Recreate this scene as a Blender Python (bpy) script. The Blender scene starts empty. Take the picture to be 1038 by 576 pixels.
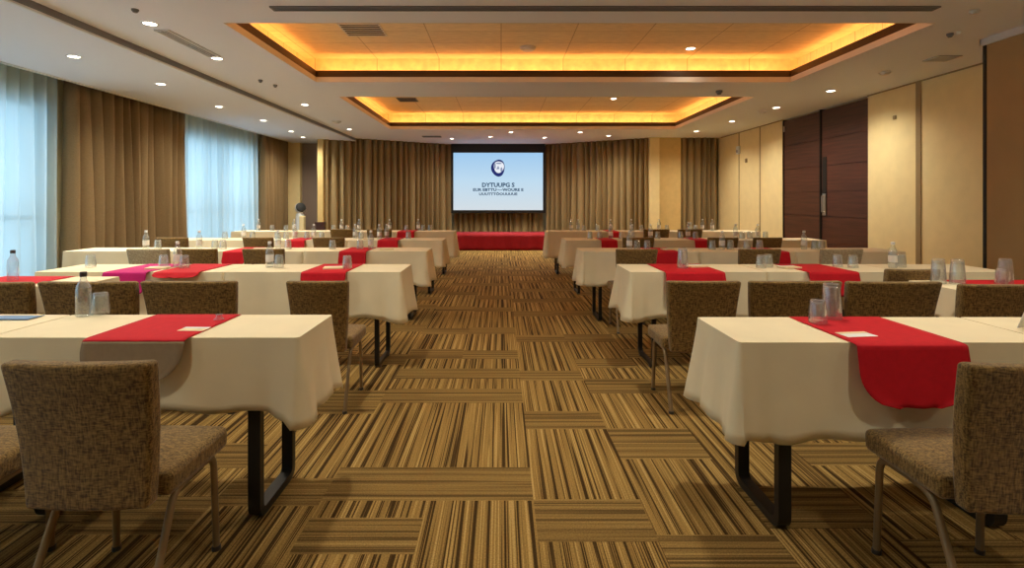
import bpy, bmesh, math, random
from mathutils import Vector
random.seed(7)
PI = math.pi
S = bpy.context.scene
C = S.collection

# ------------------------------------------------------------------ camera
F = 525.0                     # focal length in pixels (1038 px wide frame)
CAM_H = 1.30
cam_d = bpy.data.cameras.new('camera')
cam_d.sensor_width = 36.0
cam_d.lens = F / 1038.0 * 36.0
cam_d.shift_x = 11.0 / 1038.0
cam_d.shift_y = -85.0 / 1038.0
cam_d.clip_start = 0.05
cam = bpy.data.objects.new('camera', cam_d)
cam.location = (0, 0, CAM_H)
cam.rotation_euler = (PI / 2, 0, 0)
C.objects.link(cam)
S.camera = cam

# ------------------------------------------------------------------ exposure, daylight
S.view_settings.view_transform = 'Standard'
S.view_settings.look = 'None'
S.view_settings.gamma = 1.0
S.view_settings.use_curve_mapping = False
S.view_settings.exposure = 0.0
S.cycles.diffuse_bounces = 8
DAY = 3.0           # strength of the overcast sky outside the windows
SPOT_W = 132.0       # each ceiling downlight
COVE_W = 2.9       # cove light, watts per metre
WARM = (1.0, 0.91, 0.73)
COVE = (1.0, 0.42, 0.11)

w = bpy.data.worlds.new('sky')
S.world = w
w.use_nodes = True
nt = w.node_tree
bg = nt.nodes['Background']
bg.inputs['Color'].default_value = (0.53, 0.77, 0.94, 1)
bg.inputs['Strength'].default_value = DAY


def portal(y0, y1, z0, z1, x):
    d = bpy.data.lights.new('window_portal', 'AREA')
    d.shape = 'RECTANGLE'
    d.size = z1 - z0
    d.size_y = y1 - y0
    d.cycles.is_portal = True
    o = bpy.data.objects.new('window_portal', d)
    o.location = (x, (y0 + y1) / 2, (z0 + z1) / 2)
    o.rotation_euler = (0, -PI / 2, 0)
    C.objects.link(o)


def lin(r, g, b):
    def f(c):
        c /= 255.0
        return c / 12.92 if c <= 0.04045 else ((c + 0.055) / 1.055) ** 2.4
    return (f(r), f(g), f(b), 1.0)


# ------------------------------------------------------------------ materials
def mat(name, col, rough=0.6, metal=0.0, noise=None, bump=None, spec=0.4, emit=None):
    """Principled with optional noise variation (scale, amount) and bump (scale, strength)."""
    m = bpy.data.materials.new(name)
    m.use_nodes = True
    t = m.node_tree
    p = t.nodes['Principled BSDF']
    p.inputs['Base Color'].default_value = col
    p.inputs['Roughness'].default_value = rough
    p.inputs['Metallic'].default_value = metal
    p.inputs['Specular IOR Level'].default_value = spec
    tc = t.nodes.new('ShaderNodeTexCoord')
    if noise:
        n = t.nodes.new('ShaderNodeTexNoise')
        n.inputs['Scale'].default_value = noise[0]
        n.inputs['Detail'].default_value = 3
        t.links.new(tc.outputs['Object'], n.inputs['Vector'])
        mr = t.nodes.new('ShaderNodeMapRange')
        mr.inputs['From Min'].default_value = 0.3
        mr.inputs['From Max'].default_value = 0.7
        mr.inputs['To Min'].default_value = 1 - noise[1]
        mr.inputs['To Max'].default_value = 1 + noise[1]
        t.links.new(n.outputs['Fac'], mr.inputs['Value'])
        mx = t.nodes.new('ShaderNodeMix')
        mx.data_type = 'RGBA'
        mx.blend_type = 'MULTIPLY'
        mx.inputs['Factor'].default_value = 1
        mx.inputs['A'].default_value = col
        t.links.new(mr.outputs['Result'], mx.inputs['B'])
        t.links.new(mx.outputs['Result'], p.inputs['Base Color'])
    if bump:
        n = t.nodes.new('ShaderNodeTexNoise')
        n.inputs['Scale'].default_value = bump[0]
        n.inputs['Detail'].default_value = 2
        t.links.new(tc.outputs['Object'], n.inputs['Vector'])
        b = t.nodes.new('ShaderNodeBump')
        b.inputs['Strength'].default_value = bump[1]
        b.inputs['Distance'].default_value = 0.01
        t.links.new(n.outputs['Fac'], b.inputs['Height'])
        t.links.new(b.outputs['Normal'], p.inputs['Normal'])
    if emit:
        p.inputs['Emission Color'].default_value = emit[0]
        p.inputs['Emission Strength'].default_value = emit[1]
    return m


def woven(name, ca, cb, scale=90.0, rough=0.9):
    """Coarse tweed: short crossed threads of two tones."""
    m = bpy.data.materials.new(name)
    m.use_nodes = True
    t = m.node_tree
    p = t.nodes['Principled BSDF']
    p.inputs['Roughness'].default_value = rough
    p.inputs['Specular IOR Level'].default_value = 0.2
    p.inputs['Sheen Weight'].default_value = 0.25
    tc = t.nodes.new('ShaderNodeTexCoord')
    fac = []
    for sc in ((scale * 0.9, scale * 0.9, scale * 0.16), (scale * 0.2, scale * 0.9, scale)):
        mp = t.nodes.new('ShaderNodeMapping')
        mp.inputs['Scale'].default_value = sc
        t.links.new(tc.outputs['Object'], mp.inputs['Vector'])
        n = t.nodes.new('ShaderNodeTexNoise')
        n.inputs['Scale'].default_value = 1.0
        n.inputs['Detail'].default_value = 1.5
        t.links.new(mp.outputs['Vector'], n.inputs['Vector'])
        fac.append(n.outputs['Fac'])
    ad = t.nodes.new('ShaderNodeMath')
    ad.operation = 'AVERAGE' if False else 'ADD'
    t.links.new(fac[0], ad.inputs[0])
    t.links.new(fac[1], ad.inputs[1])
    r = t.nodes.new('ShaderNodeValToRGB')
    r.color_ramp.elements[0].position = 0.38
    r.color_ramp.elements[0].color = ca
    r.color_ramp.elements[1].position = 0.62
    r.color_ramp.elements[1].color = cb
    hf = t.nodes.new('ShaderNodeMath')
    hf.operation = 'MULTIPLY'
    hf.inputs[1].default_value = 0.5
    t.links.new(ad.outputs[0], hf.inputs[0])
    t.links.new(hf.outputs[0], r.inputs['Fac'])
    t.links.new(r.outputs['Color'], p.inputs['Base Color'])
    b = t.nodes.new('ShaderNodeBump')
    b.inputs['Strength'].default_value = 0.5
    b.inputs['Distance'].default_value = 0.004
    t.links.new(hf.outputs[0], b.inputs['Height'])
    t.links.new(b.outputs['Normal'], p.inputs['Normal'])
    return m


def wood(name, ca, cb, axis='Y', rough=0.35):
    m = bpy.data.materials.new(name)
    m.use_nodes = True
    t = m.node_tree
    p = t.nodes['Principled BSDF']
    p.inputs['Roughness'].default_value = rough
    tc = t.nodes.new('ShaderNodeTexCoord')
    mp = t.nodes.new('ShaderNodeMapping')
    sc = [30, 30, 30]
    sc['XYZ'.index(axis)] = 1.5
    mp.inputs['Scale'].default_value = sc
    t.links.new(tc.outputs['Object'], mp.inputs['Vector'])
    n = t.nodes.new('ShaderNodeTexNoise')
    n.inputs['Scale'].default_value = 1.0
    n.inputs['Detail'].default_value = 4
    t.links.new(mp.outputs['Vector'], n.inputs['Vector'])
    r = t.nodes.new('ShaderNodeValToRGB')
    r.color_ramp.elements[0].position = 0.3
    r.color_ramp.elements[0].color = ca
    r.color_ramp.elements[1].position = 0.7
    r.color_ramp.elements[1].color = cb
    t.links.new(n.outputs['Fac'], r.inputs['Fac'])
    t.links.new(r.outputs['Color'], p.inputs['Base Color'])
    return m


def sheer_mat():
    m = bpy.data.materials.new('sheer_voile')
    m.use_nodes = True
    t = m.node_tree
    t.nodes.clear()
    out = t.nodes.new('ShaderNodeOutputMaterial')
    tr = t.nodes.new('ShaderNodeBsdfTransparent')
    tr.inputs['Color'].default_value = (0.95, 0.98, 1, 1)
    tl = t.nodes.new('ShaderNodeBsdfTranslucent')
    tl.inputs['Color'].default_value = (0.60, 0.71, 0.74, 1)
    df = t.nodes.new('ShaderNodeBsdfDiffuse')
    df.inputs['Color'].default_value = (0.62, 0.72, 0.76, 1)
    m1 = t.nodes.new('ShaderNodeMixShader')
    m1.inputs[0].default_value = 0.35
    t.links.new(tl.outputs[0], m1.inputs[1])
    t.links.new(df.outputs[0], m1.inputs[2])
    # threads: denser cloth seen edge-on lets less through
    lw = t.nodes.new('ShaderNodeLayerWeight')
    lw.inputs['Blend'].default_value = 0.35
    mr = t.nodes.new('ShaderNodeMapRange')
    mr.inputs['To Min'].default_value = 0.93
    mr.inputs['To Max'].default_value = 0.98
    t.links.new(lw.outputs['Facing'], mr.inputs['Value'])
    m2 = t.nodes.new('ShaderNodeMixShader')
    t.links.new(mr.outputs['Result'], m2.inputs[0])
    t.links.new(tr.outputs[0], m2.inputs[1])
    t.links.new(m1.outputs[0], m2.inputs[2])
    t.links.new(m2.outputs[0], out.inputs['Surface'])
    return m


def glass_mat(name, tint=(0.96, 0.98, 0.98, 1), blend=0.25, top=0.75, lo=0.05, whiten=0.0):
    m = bpy.data.materials.new(name)
    m.use_nodes = True
    t = m.node_tree
    t.nodes.clear()
    out = t.nodes.new('ShaderNodeOutputMaterial')
    tr = t.nodes.new('ShaderNodeBsdfTransparent')
    tr.inputs['Color'].default_value = tint
    gl = t.nodes.new('ShaderNodeBsdfGlossy')
    gl.inputs['Roughness'].default_value = 0.04
    lw = t.nodes.new('ShaderNodeLayerWeight')
    lw.inputs['Blend'].default_value = blend
    mr = t.nodes.new('ShaderNodeMapRange')
    mr.inputs['To Min'].default_value = lo
    mr.inputs['To Max'].default_value = top
    t.links.new(lw.outputs['Facing'], mr.inputs['Value'])
    mx = t.nodes.new('ShaderNodeMixShader')
    t.links.new(mr.outputs['Result'], mx.inputs[0])
    t.links.new(tr.outputs[0], mx.inputs[1])
    t.links.new(gl.outputs[0], mx.inputs[2])
    res = mx.outputs[0]
    if whiten:       # white mixed into the glass in place of missing bright reflections
        df = t.nodes.new('ShaderNodeBsdfDiffuse')
        df.inputs['Color'].default_value = (0.9, 0.92, 0.94, 1)
        hz = t.nodes.new('ShaderNodeMixShader')
        hz.inputs[0].default_value = whiten
        t.links.new(res, hz.inputs[1])
        t.links.new(df.outputs[0], hz.inputs[2])
        res = hz.outputs[0]
    t.links.new(res, out.inputs['Surface'])
    return m


def emit_mat(name, col, strength):
    m = bpy.data.materials.new(name)
    m.use_nodes = True
    t = m.node_tree
    t.nodes.clear()
    out = t.nodes.new('ShaderNodeOutputMaterial')
    e = t.nodes.new('ShaderNodeEmission')
    e.inputs['Color'].default_value = col
    e.inputs['Strength'].default_value = strength
    t.links.new(e.outputs[0], out.inputs['Surface'])
    return m


def carpet_mat():
    m = bpy.data.materials.new('striped_carpet')
    m.use_nodes = True
    t = m.node_tree
    p = t.nodes['Principled BSDF']
    p.inputs['Roughness'].default_value = 0.95
    p.inputs['Specular IOR Level'].default_value = 0.1
    N = t.nodes.new
    L = t.links.new
    tc = N('ShaderNodeTexCoord')
    sep = N('ShaderNodeSeparateXYZ')
    L(tc.outputs['Object'], sep.inputs[0])
    ad = N('ShaderNodeAttribute')
    ad.attribute_name = 'lay'
    sd = N('ShaderNodeAttribute')
    sd.attribute_name = 'seed'

    def mixv(a, b):
        x = N('ShaderNodeMix')
        x.data_type = 'FLOAT'
        L(ad.outputs['Fac'], x.inputs['Factor'])
        L(a, x.inputs['A'])
        L(b, x.inputs['B'])
        return x.outputs['Result']
    u = mixv(sep.outputs['X'], sep.outputs['Y'])     # across the stripes
    v = mixv(sep.outputs['Y'], sep.outputs['X'])     # along the stripes
    # stripes wander a little along their run
    cmb = N('ShaderNodeCombineXYZ')
    ml = N('ShaderNodeMath'); ml.operation = 'MULTIPLY'; ml.inputs[1].default_value = 34.0
    L(u, ml.inputs[0])
    mv = N('ShaderNodeMath'); mv.operation = 'MULTIPLY'; mv.inputs[1].default_value = 0.55
    L(v, mv.inputs[0])
    ms = N('ShaderNodeMath'); ms.operation = 'MULTIPLY'; ms.inputs[1].default_value = 37.0
    L(sd.outputs['Fac'], ms.inputs[0])
    L(ml.outputs[0], cmb.inputs[0]); L(mv.outputs[0], cmb.inputs[1]); L(ms.outputs[0], cmb.inputs[2])
    n = N('ShaderNodeTexNoise')
    n.inputs['Scale'].default_value = 1.0
    n.inputs['Detail'].default_value = 2.0
    n.inputs['Roughness'].default_value = 0.55
    L(cmb.outputs[0], n.inputs['Vector'])
    # bands of yarn about 6 cm apart, broken up by the noise
    ph = N('ShaderNodeMath'); ph.operation = 'MULTIPLY_ADD'
    ph.inputs[1].default_value = 2 * PI / 0.058
    L(u, ph.inputs[0])
    nz = N('ShaderNodeMath'); nz.operation = 'MULTIPLY'; nz.inputs[1].default_value = 7.0
    L(n.outputs['Fac'], nz.inputs[0])
    L(nz.outputs[0], ph.inputs[2])
    sn = N('ShaderNodeMath'); sn.operation = 'SINE'
    L(ph.outputs[0], sn.inputs[0])
    cm2 = N('ShaderNodeCombineXYZ')
    ml2 = N('ShaderNodeMath'); ml2.operation = 'MULTIPLY'; ml2.inputs[1].default_value = 130.0
    L(u, ml2.inputs[0])
    L(ml2.outputs[0], cm2.inputs[0]); L(mv.outputs[0], cm2.inputs[1]); L(ms.outputs[0], cm2.inputs[2])
    n2 = N('ShaderNodeTexNoise')
    n2.inputs['Scale'].default_value = 1.0
    n2.inputs['Detail'].default_value = 1.0
    L(cm2.outputs[0], n2.inputs['Vector'])
    s1 = N('ShaderNodeMath'); s1.operation = 'MULTIPLY_ADD'; s1.inputs[1].default_value = 0.105
    L(sn.outputs[0], s1.inputs[0])
    L(n2.outputs['Fac'], s1.inputs[2])
    r = N('ShaderNodeValToRGB')
    cr = r.color_ramp
    cr.elements[0].position = 0.36
    cr.elements[0].color = lin(66, 48, 24)
    cr.elements[1].position = 0.72
    cr.elements[1].color = lin(186, 154, 94)
    for pos, c in ((0.41, lin(84, 62, 32)), (0.45, lin(142, 112, 62)), (0.56, lin(160, 128, 72)), (0.60, lin(124, 96, 52)), (0.64, lin(172, 140, 80))):
        e = cr.elements.new(pos)
        e.color = c
    L(s1.outputs[0], r.inputs['Fac'])
    # weft tiles: duller sheen of the turned pile put into the colour
    hm = N('ShaderNodeMix'); hm.data_type = 'RGBA'
    hf = N('ShaderNodeMath'); hf.operation = 'MULTIPLY'; hf.inputs[1].default_value = 0.45
    L(ad.outputs['Fac'], hf.inputs[0])
    L(hf.outputs[0], hm.inputs['Factor'])
    L(r.outputs['Color'], hm.inputs['A'])
    hm.inputs['B'].default_value = lin(122, 97, 56)
    # pile
    pn = N('ShaderNodeTexNoise')
    pn.inputs['Scale'].default_value = 160
    pn.inputs['Detail'].default_value = 2
    L(tc.outputs['Object'], pn.inputs['Vector'])
    pr = N('ShaderNodeMapRange')
    pr.inputs['From Min'].default_value = 0.3
    pr.inputs['From Max'].default_value = 0.7
    pr.inputs['To Min'].default_value = 0.72
    pr.inputs['To Max'].default_value = 1.22
    L(pn.outputs['Fac'], pr.inputs['Value'])
    mx = N('ShaderNodeMix'); mx.data_type = 'RGBA'; mx.blend_type = 'MULTIPLY'
    mx.inputs['Factor'].default_value = 1
    L(hm.outputs['Result'], mx.inputs['A'])
    L(pr.outputs['Result'], mx.inputs['B'])
    L(mx.outputs['Result'], p.inputs['Base Color'])
    b = N('ShaderNodeBump')
    b.inputs['Strength'].default_value = 0.35
    b.inputs['Distance'].default_value = 0.005
    L(n.outputs['Fac'], b.inputs['Height'])
    L(b.outputs['Normal'], p.inputs['Normal'])
    return m


M = {}
M['carpet'] = carpet_mat()
M['ceiling'] = mat('ceiling_paint', (0.83, 0.87, 0.96, 1), 0.9)
M['lip'] = mat('lip_paint', (0.80, 0.76, 0.70, 1), 0.8)
M['groove'] = mat('grey_metal_strip', (0.22, 0.22, 0.24, 1), 0.6)
M['whitemetal'] = mat('white_enamel', (0.75, 0.75, 0.74, 1), 0.5)
M['slot'] = mat('slot_grey', (0.16, 0.15, 0.14, 1), 0.6)
M['black'] = mat('black_void', (0.015, 0.014, 0.013, 1), 0.6)
M['fascia'] = wood('dark_fascia_wood', lin(62, 38, 14), lin(84, 54, 20), 'X', 0.5)
M['paper'] = None
M['cream'] = mat('cream_wall_panel', lin(238, 218, 164), 0.8, noise=(6, 0.03))
M['creamrib'] = mat('taupe_seam', lin(156, 134, 96), 0.7)
M['brownwall'] = mat('brown_wall_panel', lin(176, 148, 102), 0.75, noise=(3, 0.04))
M['taupe'] = mat('taupe_wall', lin(140, 122, 110), 0.8)
M['gold'] = mat('gold_wall_panel', lin(214, 184, 122), 0.7, noise=(8, 0.05))
M['drape'] = mat('brown_drape', lin(136, 114, 82), 0.85, noise=(60, 0.08), spec=0.2)
M['drapeback'] = mat('bronze_drape', lin(152, 130, 92), 0.8, noise=(60, 0.08), spec=0.25)
M['sheer'] = sheer_mat()
M['doorwood'] = wood('door_veneer', lin(62, 34, 24), lin(88, 50, 36), 'Y', 0.4)
M['steel'] = mat('brushed_steel', (0.62, 0.60, 0.56, 1), 0.3, 1.0)
M['winframe'] = mat('window_frame_grey', (0.35, 0.37, 0.38, 1), 0.5)
M['pane'] = glass_mat('window_glass', (0.97, 0.99, 1, 1), 0.2, 0.4)
M['cloth'] = mat('cream_tablecloth', lin(235, 220, 186), 0.85, noise=(5, 0.035), spec=0.2, bump=(14, 0.12))
M['red'] = mat('red_runner_cloth', lin(196, 22, 36), 0.8, noise=(40, 0.06), spec=0.25)
M['magenta'] = mat('magenta_runner_cloth', lin(190, 30, 110), 0.8, noise=(40, 0.06), spec=0.25)
M['greyflap'] = mat('taupe_runner_lining', lin(150, 128, 102), 0.85, noise=(40, 0.05), spec=0.2)
M['stagered'] = mat('red_stage_cloth', lin(150, 14, 28), 0.75, noise=(12, 0.06), spec=0.3)
M['blackmetal'] = mat('black_powder_coat', (0.012, 0.011, 0.010, 1), 0.4)
M['tabletop'] = mat('laminate', lin(150, 120, 90), 0.5)
M['tweed'] = woven('tan_tweed', lin(80, 57, 27), lin(152, 121, 68), 210)
M['tweed_pale_lit'] = woven('pale_lit_tweed', lin(150, 132, 104), lin(200, 184, 152), 210)  # grey chair's own tone; on the right chair, downlight put into the colour
M['bronze'] = mat('bronze_leg', lin(140, 116, 84), 0.45, 0.35)
M['glass'] = glass_mat('tumbler_glass', blend=0.32, top=0.85, lo=0.08, whiten=0.08)
M['bottle'] = glass_mat('bottle_glass', (0.93, 0.97, 0.98, 1), 0.3, 0.8, 0.10, 0.09)
M['label'] = mat('bottle_label', lin(220, 214, 208), 0.5)
M['capw'] = mat('white_cap', (0.8, 0.8, 0.78, 1), 0.4)
M['capd'] = mat('dark_cap', (0.05, 0.04, 0.035, 1), 0.4)
M['note'] = mat('note_paper', (0.82, 0.82, 0.82, 1), 0.7)
M['notecream'] = mat('cream_paper', lin(238, 218, 176), 0.7)
M['noteblue'] = mat('blue_print', lin(120, 150, 190), 0.7)
M['lamp'] = emit_mat('lamp_lens', (1, 0.88, 0.68, 1), 18.0)
M['navy'] = emit_mat('projected_navy', lin(40, 48, 110), 1.0)
M['teal'] = emit_mat('projected_slate', lin(44, 74, 104), 1.0)
M['pwhite'] = emit_mat('projected_white', lin(232, 236, 244), 1.0)
M['pgrey'] = emit_mat('projected_grey', lin(140, 150, 180), 1.0)
M['purifier'] = mat('white_plastic', (0.72, 0.74, 0.76, 1), 0.35)


def wallpaper_mat():
    m = bpy.data.materials.new('woven_ceiling_paper')
    m.use_nodes = True
    t = m.node_tree
    p = t.nodes['Principled BSDF']
    p.inputs['Roughness'].default_value = 0.85
    tc = t.nodes.new('ShaderNodeTexCoord')
    br = t.nodes.new('ShaderNodeTexBrick')
    br.offset = 0.0
    br.inputs['Color1'].default_value = lin(244, 226, 190)
    br.inputs['Color2'].default_value = lin(238, 219, 182)
    br.inputs['Mortar'].default_value = lin(196, 174, 136)
    br.inputs['Scale'].default_value = 1.0
    br.inputs['Mortar Size'].default_value = 0.006
    br.inputs['Brick Width'].default_value = 0.92
    br.inputs['Row Height'].default_value = 0.46
    t.links.new(tc.outputs['Object'], br.inputs['Vector'])
    mp = t.nodes.new('ShaderNodeMapping')
    mp.inputs['Scale'].default_value = (9, 90, 9)
    t.links.new(tc.outputs['Object'], mp.inputs['Vector'])
    n = t.nodes.new('ShaderNodeTexNoise')
    n.inputs['Scale'].default_value = 1
    t.links.new(mp.outputs['Vector'], n.inputs['Vector'])
    mr = t.nodes.new('ShaderNodeMapRange')
    mr.inputs['From Min'].default_value = 0.3
    mr.inputs['From Max'].default_value = 0.7
    mr.inputs['To Min'].default_value = 0.86
    mr.inputs['To Max'].default_value = 1.1
    t.links.new(n.outputs['Fac'], mr.inputs['Value'])
    mx = t.nodes.new('ShaderNodeMix')
    mx.data_type = 'RGBA'
    mx.blend_type = 'MULTIPLY'
    mx.inputs['Factor'].default_value = 1
    t.links.new(br.outputs['Color'], mx.inputs['A'])
    t.links.new(mr.outputs['Result'], mx.inputs['B'])
    t.links.new(mx.outputs['Result'], p.inputs['Base Color'])
    return m


def screen_mat():
    """The projected slide: pale blue, lighter below and left (an image, not lighting)."""
    m = bpy.data.materials.new('projected_slide')
    m.use_nodes = True
    t = m.node_tree
    t.nodes.clear()
    out = t.nodes.new('ShaderNodeOutputMaterial')
    e = t.nodes.new('ShaderNodeEmission')
    tc = t.nodes.new('ShaderNodeTexCoord')
    sp = t.nodes.new('ShaderNodeSeparateXYZ')
    t.links.new(tc.outputs['Generated'], sp.inputs[0])
    r = t.nodes.new('ShaderNodeValToRGB')
    r.color_ramp.elements[0].color = lin(212, 222, 228)
    r.color_ramp.elements[1].color = lin(160, 202, 238)
    k = r.color_ramp.elements.new(0.5)
    k.color = lin(192, 220, 240)
    t.links.new(sp.outputs['Z'], r.inputs['Fac'])
    t.links.new(r.outputs['Color'], e.inputs['Color'])
    e.inputs['Strength'].default_value = 1.0
    t.links.new(e.outputs[0], out.inputs['Surface'])
    return m


M['paper'] = wallpaper_mat()
M['slide'] = screen_mat()


# ------------------------------------------------------------------ mesh helpers
class MB:
    def __init__(s):
        s.v = []
        s.f = []
        s.m = []

    def add(s, v, f, mi=0):
        o = len(s.v)
        s.v += [tuple(p) for p in v]
        s.f += [tuple(i + o for i in q) for q in f]
        s.m += [mi] * len(f)

    def box(s, x0, x1, y0, y1, z0, z1, mi=0):
        v = [(x0, y0, z0), (x1, y0, z0), (x1, y1, z0), (x0, y1, z0), (x0, y0, z1), (x1, y0, z1), (x1, y1, z1), (x0, y1, z1)]
        f = [(0, 3, 2, 1), (4, 5, 6, 7), (0, 1, 5, 4), (1, 2, 6, 5), (2, 3, 7, 6), (3, 0, 4, 7)]
        s.add(v, f, mi)

    def tube(s, pts, prof, up=(0, 0, 1), closed=False):
        """Sweep a closed 2-D profile along a 3-D polyline."""
        pts = [Vector(p) for p in pts]
        n = len(pts)
        rings = []
        upv = Vector(up)
        for i, p in enumerate(pts):
            if closed:
                a, b = pts[i - 1], pts[(i + 1) % n]
            else:
                a, b = pts[max(i - 1, 0)], pts[min(i + 1, n - 1)]
            t = (b - a).normalized()
            sd = t.cross(upv)
            if sd.length < 1e-4:
                sd = Vector((1, 0, 0))
            sd.normalize()
            nn = sd.cross(t).normalized()
            # widen at mitres
            k = 1.0
            if 0 < i < n - 1 or closed:
                t1 = (p - a).normalized()
                k = 1.0 / max(0.5, math.sqrt(max(0.05, (1 + t1.dot((b - p).normalized())) / 2)))
            rings.append([p + sd * u + nn * (w_ * k) for u, w_ in prof])
        m = len(prof)
        v = [q for r in rings for q in r]
        f = []
        for i in range(n if closed else n - 1):
            j = (i + 1) % n
            for k in range(m):
                l = (k + 1) % m
                f.append((i * m + k, i * m + l, j * m + l, j * m + k))
        if not closed:
            f.append(tuple(reversed(range(m))))
            f.append(tuple((n - 1) * m + k for k in range(m)))
        s.add(v, f)

    def lathe(s, prof, seg=20, cx=0, cy=0, cap=True):
        v = []
        for r, z in prof:
            for k in range(seg):
                a = 2 * PI * k / seg
                v.append((cx + r * math.cos(a), cy + r * math.sin(a), z))
        f = []
        for i in range(len(prof) - 1):
            for k in range(seg):
                l = (k + 1) % seg
                f.append((i * seg + k, i * seg + l, (i + 1) * seg + l, (i + 1) * seg + k))
        if cap:
            f.append(tuple(reversed(range(seg))))
            f.append(tuple((len(prof) - 1) * seg + k for k in range(seg)))
        s.add(v, f)

    def mesh(s, name):
        me = bpy.data.meshes.new(name)
        me.from_pydata(s.v, [], s.f)
        return me

    def build(s, name, mats, parent=None, smooth=None, bevel=0.0, loc=None, flip=True):
        me = s.mesh(name)
        mats = mats if isinstance(mats, (list, tuple)) else [mats]
        for q in mats:
            me.materials.append(q)
        if len(mats) > 1:
            for p, i in zip(me.polygons, s.m):
                p.material_index = i
        if True:
            b = bmesh.new()
            b.from_mesh(me)
            bmesh.ops.delete(b, geom=[q for q in b.verts if not q.link_faces], context='VERTS')
            if flip:
                bmesh.ops.recalc_face_normals(b, faces=b.faces)
            b.to_mesh(me)
            b.free()
        if smooth:
            me.shade_smooth()
            me.set_sharp_from_angle(angle=math.radians(smooth))
        o = bpy.data.objects.new(name, me)
        C.objects.link(o)
        if parent is not None:
            o.parent = parent
        if loc:
            o.location = loc
        if bevel:
            md = o.modifiers.new('bevel', 'BEVEL')
            md.width = bevel
            md.segments = 3
            md.limit_method = 'ANGLE'
        return o


def circ(r, n=10):
    return [(r * math.cos(2 * PI * k / n), r * math.sin(2 * PI * k / n)) for k in range(n)]


def rect(a, b):
    return [(-a / 2, -b / 2), (a / 2, -b / 2), (a / 2, b / 2), (-a / 2, b / 2)]


def rounded(pts, r, n=5):
    """Polyline with its inner corners rounded."""
    pts = [Vector(p) for p in pts]
    out = [pts[0]]
    for i in range(1, len(pts) - 1):
        p, a, b = pts[i], pts[i - 1], pts[i + 1]
        d1 = (a - p)
        d2 = (b - p)
        k = min(r, d1.length * 0.45, d2.length * 0.45)
        p1 = p + d1.normalized() * k
        p2 = p + d2.normalized() * k
        for j in range(n + 1):
            t = j / n
            out.append((1 - t) ** 2 * p1 + 2 * t * (1 - t) * p + t ** 2 * p2)
    out.append(pts[-1])
    return out


def tag(o, label, cat, group=None):
    o['label'] = label
    o['category'] = cat
    if group:
        o['group'] = group
    return o


def struct(o):
    o['kind'] = 'structure'
    return o


def thing(name, label, cat, loc=(0, 0, 0), rz=0.0, group=None):
    o = bpy.data.objects.new(name, None)
    o.empty_display_size = 0.1
    C.objects.link(o)
    o.location = loc
    o.rotation_euler = (0, 0, rz)
    return tag(o, label, cat, group)


def dup(root, loc, rz=0.0, label=None, group=None):
    r = root.copy()
    C.objects.link(r)
    r.location = loc
    r.rotation_euler = (0, 0, rz)
    if label:
        r['label'] = label
    if group:
        r['group'] = group
    for ch in list(root.children):
        c = ch.copy()
        C.objects.link(c)
        c.parent = r
        for g in list(ch.children):
            d = g.copy()
            C.objects.link(d)
            d.parent = c
    return r


def at_z(px, py, z):
    """Point of the horizontal plane z that the photograph shows at pixel (px, py)."""
    d = F * (CAM_H - z) / (py - 203.0)
    return ((px - 508.0) * d / F, d)


# ------------------------------------------------------------------ room shell
XL, XR = -6.2, 5.95
Y0, YB = -3.2, 16.3
ZC, ZL = 3.0, 2.92          # main ceiling, lowered strip by the windows
XSTEP = -4.0
ZR = 3.40                   # recessed ceilings

# floor: one carpet, its woven blocks laid in columns
def build_floor():
    me = bpy.data.meshes.new('floor')
    v, f, lay, seed = [], [], [], []
    known = {
        -2: [(2.2, 2.42), (3.15, 3.54)],
        -1: [(1.90, 2.12), (2.24, 2.52), (3.32, 3.57), (3.77, 4.00)],
        0: [(2.24, 2.52), (3.32, 3.57), (3.77, 4.00)],
        1: [(1.97, 2.25), (2.94, 3.19), (3.73, 3.95)],
        2: [(2.60, 2.95), (3.48, 3.77)],
        3: [(2.05, 2.35), (3.48, 3.77)],
    }
    rnd = random.Random(11)
    k = -14
    while True:
        x0 = -0.32 + 0.46 * k
        x1 = x0 + 0.46
        if x0 > XR + 0.4:
            break
        spans = list(known.get(k, []))
        y = spans[-1][1] if spans else Y0 + rnd.random() * 0.9
        if spans:
            # towards the camera
            yy = spans[0][0]
            while yy > Y0:
                a = yy - rnd.uniform(0.55, 0.8)
                spans.insert(0, (max(Y0, a - 0.26), a))
                yy = a - 0.26
        while y < YB:
            a = y + rnd.choice((0.24, 0.5, 0.55, 0.75, 0.8))
            spans.append((a, a + rnd.choice((0.24, 0.26, 0.28))))
            y = spans[-1][1]
        cuts = [Y0]
        kinds = []
        for a, b in spans:
            if a >= YB:
                break
            if a > cuts[-1]:
                kinds.append(0)
                cuts.append(a)
            kinds.append(1)
            cuts.append(min(b, YB))
        if cuts[-1] < YB:
            kinds.append(0)
            cuts.append(YB)
        for i, kd in enumerate(kinds):
            a, b = cuts[i], cuts[i + 1]
            if b - a < 1e-4:
                continue
            o = len(v)
            v += [(x0, a, 0), (x1, a, 0), (x1, b, 0), (x0, b, 0)]
            f.append((o, o + 1, o + 2, o + 3))
            lay.append(float(kd))
            # neighbouring columns with the same cuts belong to one wide block
            sd = (hash((round(a, 2), round(b, 2))) % 97) / 10.0 if k in (-1, 0) else rnd.random() * 9
            seed.append(sd)
        k += 1
    me.from_pydata(v, [], f)
    a1 = me.attributes.new('lay', 'FLOAT', 'FACE')
    a2 = me.attributes.new('seed', 'FLOAT', 'FACE')
    a1.data.foreach_set('value', lay)
    a2.data.foreach_set('value', seed)
    me.materials.append(M['carpet'])
    o = bpy.data.objects.new('floor', me)
    C.objects.link(o)
    return struct(o)


build_floor()

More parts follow.
